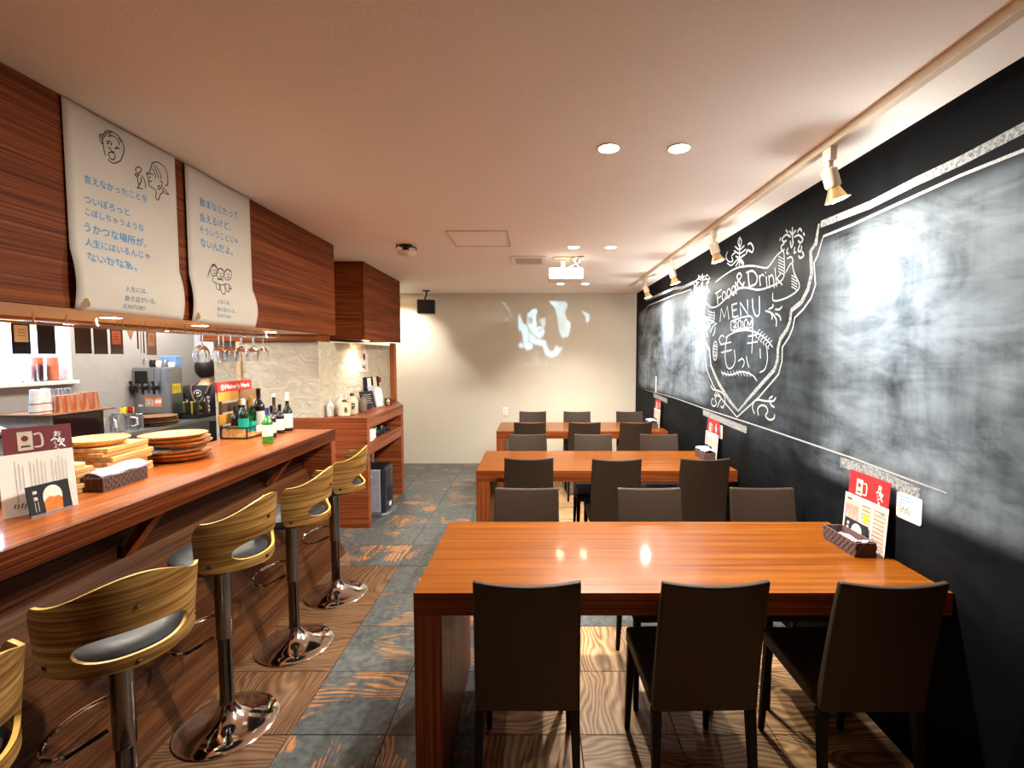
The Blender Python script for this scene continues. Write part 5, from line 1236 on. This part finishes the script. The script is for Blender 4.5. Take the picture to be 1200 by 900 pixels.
for k, (x, mt, h_) in enumerate(((DX0+.09, M_glass, .08), (DX0+.15, M_black, .07), (DX0+.21, M_whitec, .06), (DX0+.27, M_steel2, .07), (DX0+.33, M_whitec, .05))):
    simple('jar', ['clear glass jar on top of the dispenser', 'black pot on top of the dispenser', 'white pot in the middle of the dispenser top', 'grey tin on top of the dispenser', 'small white pot at the right of the dispenser top'][k], 'pot', [(.026, 0), (.03, h_*.6), (.02, h_), (0, h_)], (x, DY+.06), 1.491, mt)
tag(bx('blue_box', flat('blue_box', (120, 160, 214), .6), (DX0+.17, DX0+.33, DY+.12, DY+.20, 1.4905, 1.60), bevel=.004), 'light blue box at the back of the dispenser top', 'box')
fz = thing('bottle_shelf', 'low black crate with bottles beside the dispenser', 'crate', (-3.38, 4.85, .981), world=True)
bx('crate', M_black, (-3.47, -3.31, 4.70, 4.93, .981, 1.02), fz)
for k, (x, y, mt) in enumerate(((-3.43, 4.74, M_dkgreen), (-3.35, 4.74, M_dkgreen), (-3.42, 4.84, M_brightg), (-3.34, 4.86, M_brownb))):
    bottle(['dark green bottle at the left of the kitchen crate', 'dark green bottle at the right front of the kitchen crate', 'bright green bottle in the kitchen crate', 'brown bottle at the back of the kitchen crate'][k], 0, 0, 1.0205, .20, .026, mt, M_brownb, None, xy=(x, y), group='bottles in the kitchen crate')
tag(bx('yellow_box', M_yellow, (-3.62, -3.50, 4.86, 4.93, .981, 1.13), bevel=.003), 'yellow box at the end of the kitchen worktop beside the person', 'box')
# ================================================================= PERSON
def skin(name, V, E, R, mat, parent, subs=2, root=0):
    me = bpy.data.meshes.new(name); me.from_pydata(V, E, []); o = bpy.data.objects.new(name, me); COL.objects.link(o)
    md = o.modifiers.new('skin', 'SKIN'); md.use_smooth_shade = True
    if not me.skin_vertices: me.attributes.new
    sv = me.skin_vertices[0].data if me.skin_vertices else None
    if sv is None:
        bpy.context.view_layer.objects.active = o; o.select_set(True); bpy.ops.mesh.customdata_skin_add(); sv = me.skin_vertices[0].data
    for i, r in enumerate(R):
        rr = r if isinstance(r, tuple) else (r, r); sv[i].radius = rr; sv[i].use_root = (i == root)
    s_ = o.modifiers.new('sub', 'SUBSURF'); s_.levels = s_.render_levels = subs; me.materials.append(mat)
    o.parent = parent; return o
pr = thing('person', 'person in black printed T-shirt and brown apron straps seen from behind in the kitchen', 'person', (-3.545, 5.15, 0), rz=.12)
pr.scale = (.965, .965, .965)
# local frame: +Y is where the person faces (away from us), feet at z 0
V = []; E = []; R = []
def jv(p, r, parent=None):
    V.append(p); R.append(r); i = len(V)-1
    if parent is not None: E.append((parent, i))
    return i
pel = jv((0, 0, .86), (.13, .10)); wst = jv((0, .01, .98), (.115, .085), pel); ch1 = jv((0, .0, 1.12), (.12, .085), wst); ch2 = jv((0, .01, 1.24), (.115, .07), ch1)
nk0 = jv((0, .03, 1.34), (.06, .055), ch2); nk1 = jv((0, .055, 1.40), (.05, .05), nk0); hd0 = jv((0, .075, 1.45), (.07, .08), nk1); hd1 = jv((0, .09, 1.52), (.077, .092), hd0); hd2 = jv((0, .095, 1.575), (.055, .065), hd1)
ns = jv((0, .185, 1.485), (.012, .016), hd1)
for sx in (-1, 1):
    er = jv((sx*.082, .08, 1.49), (.010, .022), hd1)
    sh_ = jv((sx*.170, .01, 1.275), (.046, .044), ch2); ub = jv((sx*.225, .0, 1.16), (.044, .044), sh_); el = jv((sx*.245, .01, 1.02), (.040, .040), ub)
    fm = jv((sx*.19, .14, .99), (.034, .034), el); wr_ = jv((sx*.12, .25, .985), (.024, .028), fm); pm = jv((sx*.095, .31, .975), (.022, .036), wr_)
    for k in range(4):
        dx = (-.026+.017*k); f1_ = jv((sx*.09+dx, .345, .97), .009, pm); f2_ = jv((sx*.088+dx, .375-.004*abs(k-1.5), .955), .008, f1_); jv((sx*.086+dx, .388-.005*abs(k-1.5), .935), .007, f2_)
    th_ = jv((sx*.065, .30, .965), .010, wr_); jv((sx*.045, .335, .955), .008, th_)
    hp = jv((sx*.085, 0, .80), (.085, .09), pel); kn = jv((sx*.095, .02, .46), (.055, .058), hp); an = jv((sx*.10, 0, .09), (.036, .04), kn); to = jv((sx*.11, .14, .035), (.036, .026), an)
skin('body', V, E, R, M_skin, pr)
V = []; E = []; R = []
a0 = jv((0, 0, .87), (.145, .115)); a1 = jv((0, .01, .98), (.135, .105), a0); a2 = jv((0, 0, 1.12), (.152, .115), a1); a3 = jv((0, .008, 1.24), (.158, .105), a2); a4 = jv((0, .022, 1.325), (.080, .072), a3)
for sx in (-1, 1):
    b0 = jv((sx*.175, .01, 1.283), (.070, .066), a3); b1 = jv((sx*.228, .0, 1.16), (.066, .064), b0); jv((sx*.240, .004, 1.09), (.064, .062), b1)
skin('shirt', V, E, R, M_shirt, pr)
V = []; E = []; R = []
a0 = jv((0, 0, .90), (.138, .112)); a1 = jv((0, 0, .84), (.145, .118), a0)
for sx in (-1, 1): b0 = jv((sx*.088, 0, .76), (.098, .10), a1); b1 = jv((sx*.098, .02, .46), (.078, .08), b0); jv((sx*.10, 0, .10), (.066, .068), b1)
skin('trousers', V, E, R, M_blackm, pr)
for sx in (-1, 1): MB().prism([(sx*.10-.05, -.07), (sx*.10+.05, -.07), (sx*.115+.05, .12), (sx*.115+.03, .20), (sx*.115-.03, .20), (sx*.115-.05, .12)], 0, .07).build('shoe', M_black, pr, bevel=.02)
MB().lathe([(.070, -.10), (.092, -.06), (.100, -.02), (.099, .03), (.083, .075), (.048, .10), (0, .108)], (0, .046, 1.528), 24, Matrix.Rotation(.18, 3, 'X'), sy=1.06).build('hair', M_hair, pr, smooth=True)
for sx in (-1, 1):
    MB().lathe([(0, -.008), (.010, 0), (0, .008)], (sx*.032, .163, 1.505), 12).build('eye', M_ink, pr, smooth=True)
    MB().tube([(sx*.018, .170, 1.522), (sx*.034, .168, 1.527), (sx*.050, .158, 1.520)], .0035, 6).build('eyebrow', M_hair, pr)
MB().tube([(-.022, .156, 1.452), (0, .163, 1.450), (.022, .156, 1.452)], .005, 6).build('mouth', flat('lips', (176, 104, 92), .5), pr, smooth=True)
# straps on the back, apron ties
bk = lambda x, z: (x, -.100-.012*(1-abs(x)/.15)+.02*(abs(x)/.13)**2-.02*(z > 1.0 and z < 1.2), z)
for sx in (-1, 1):
    p = smoothline([(sx*.085, .03, 1.355), (sx*.09, -.07, 1.325), bk(sx*.075, 1.26), bk(sx*.03, 1.17), bk(-sx*.04, 1.08), bk(-sx*.10, .995), (-sx*.150, -.04, .95)], 6)
    MB().tube(p, .011, 8).build('apron_strap', M_strap, pr, smooth=True)
MB().tube([(.158*cos(a), .126*sin(a), .945) for a in [2*pi*k/24 for k in range(24)]], .010, 6, True).build('apron_tie', M_strap, pr, smooth=True)
MB().tube(smoothline([(.0, -.135, .945), (.03, -.15, .90), (.05, -.145, .86), (.03, -.145, .88), (0, -.145, .93), (-.01, -.148, .85), (.0, -.15, .76)]), .006, 6).build('apron_bow', M_strap, pr, smooth=True)
MB().lathe([(.165, .945), (.185, .80), (.20, .62), (.198, .62), (.182, .80), (.162, .945)], (0, 0.004, 0), 32, sy=.80).build('apron_skirt', M_shirt, pr, smooth=True)
for body, x, z, s_ in (('心を込めて', .105, 1.20, .034), ('酒を', .012, 1.13, .036), ('注いで', -.11, 1.16, .036)):
    for k, ch in enumerate(body):
        zz = z-k*.048; text(ch, 'lettering', M_white_ink, pr, (x-s_/2, -.128, zz), (x+s_/2, -.128, zz), (0, -1, 0), bold=.03)
s = INK((0, -.124, 1.255), (1, 0, 0), (0, 0, 1)); s.ell((0, 0), .036, .034, .007); s.line([(-.014, -.015), (-.004, .016), (.004, 0), (.014, .016)], .008); s.line([(-.016, .0), (.016, -.01)], .006); s.build('shirt_emblem', M_white_ink, pr)
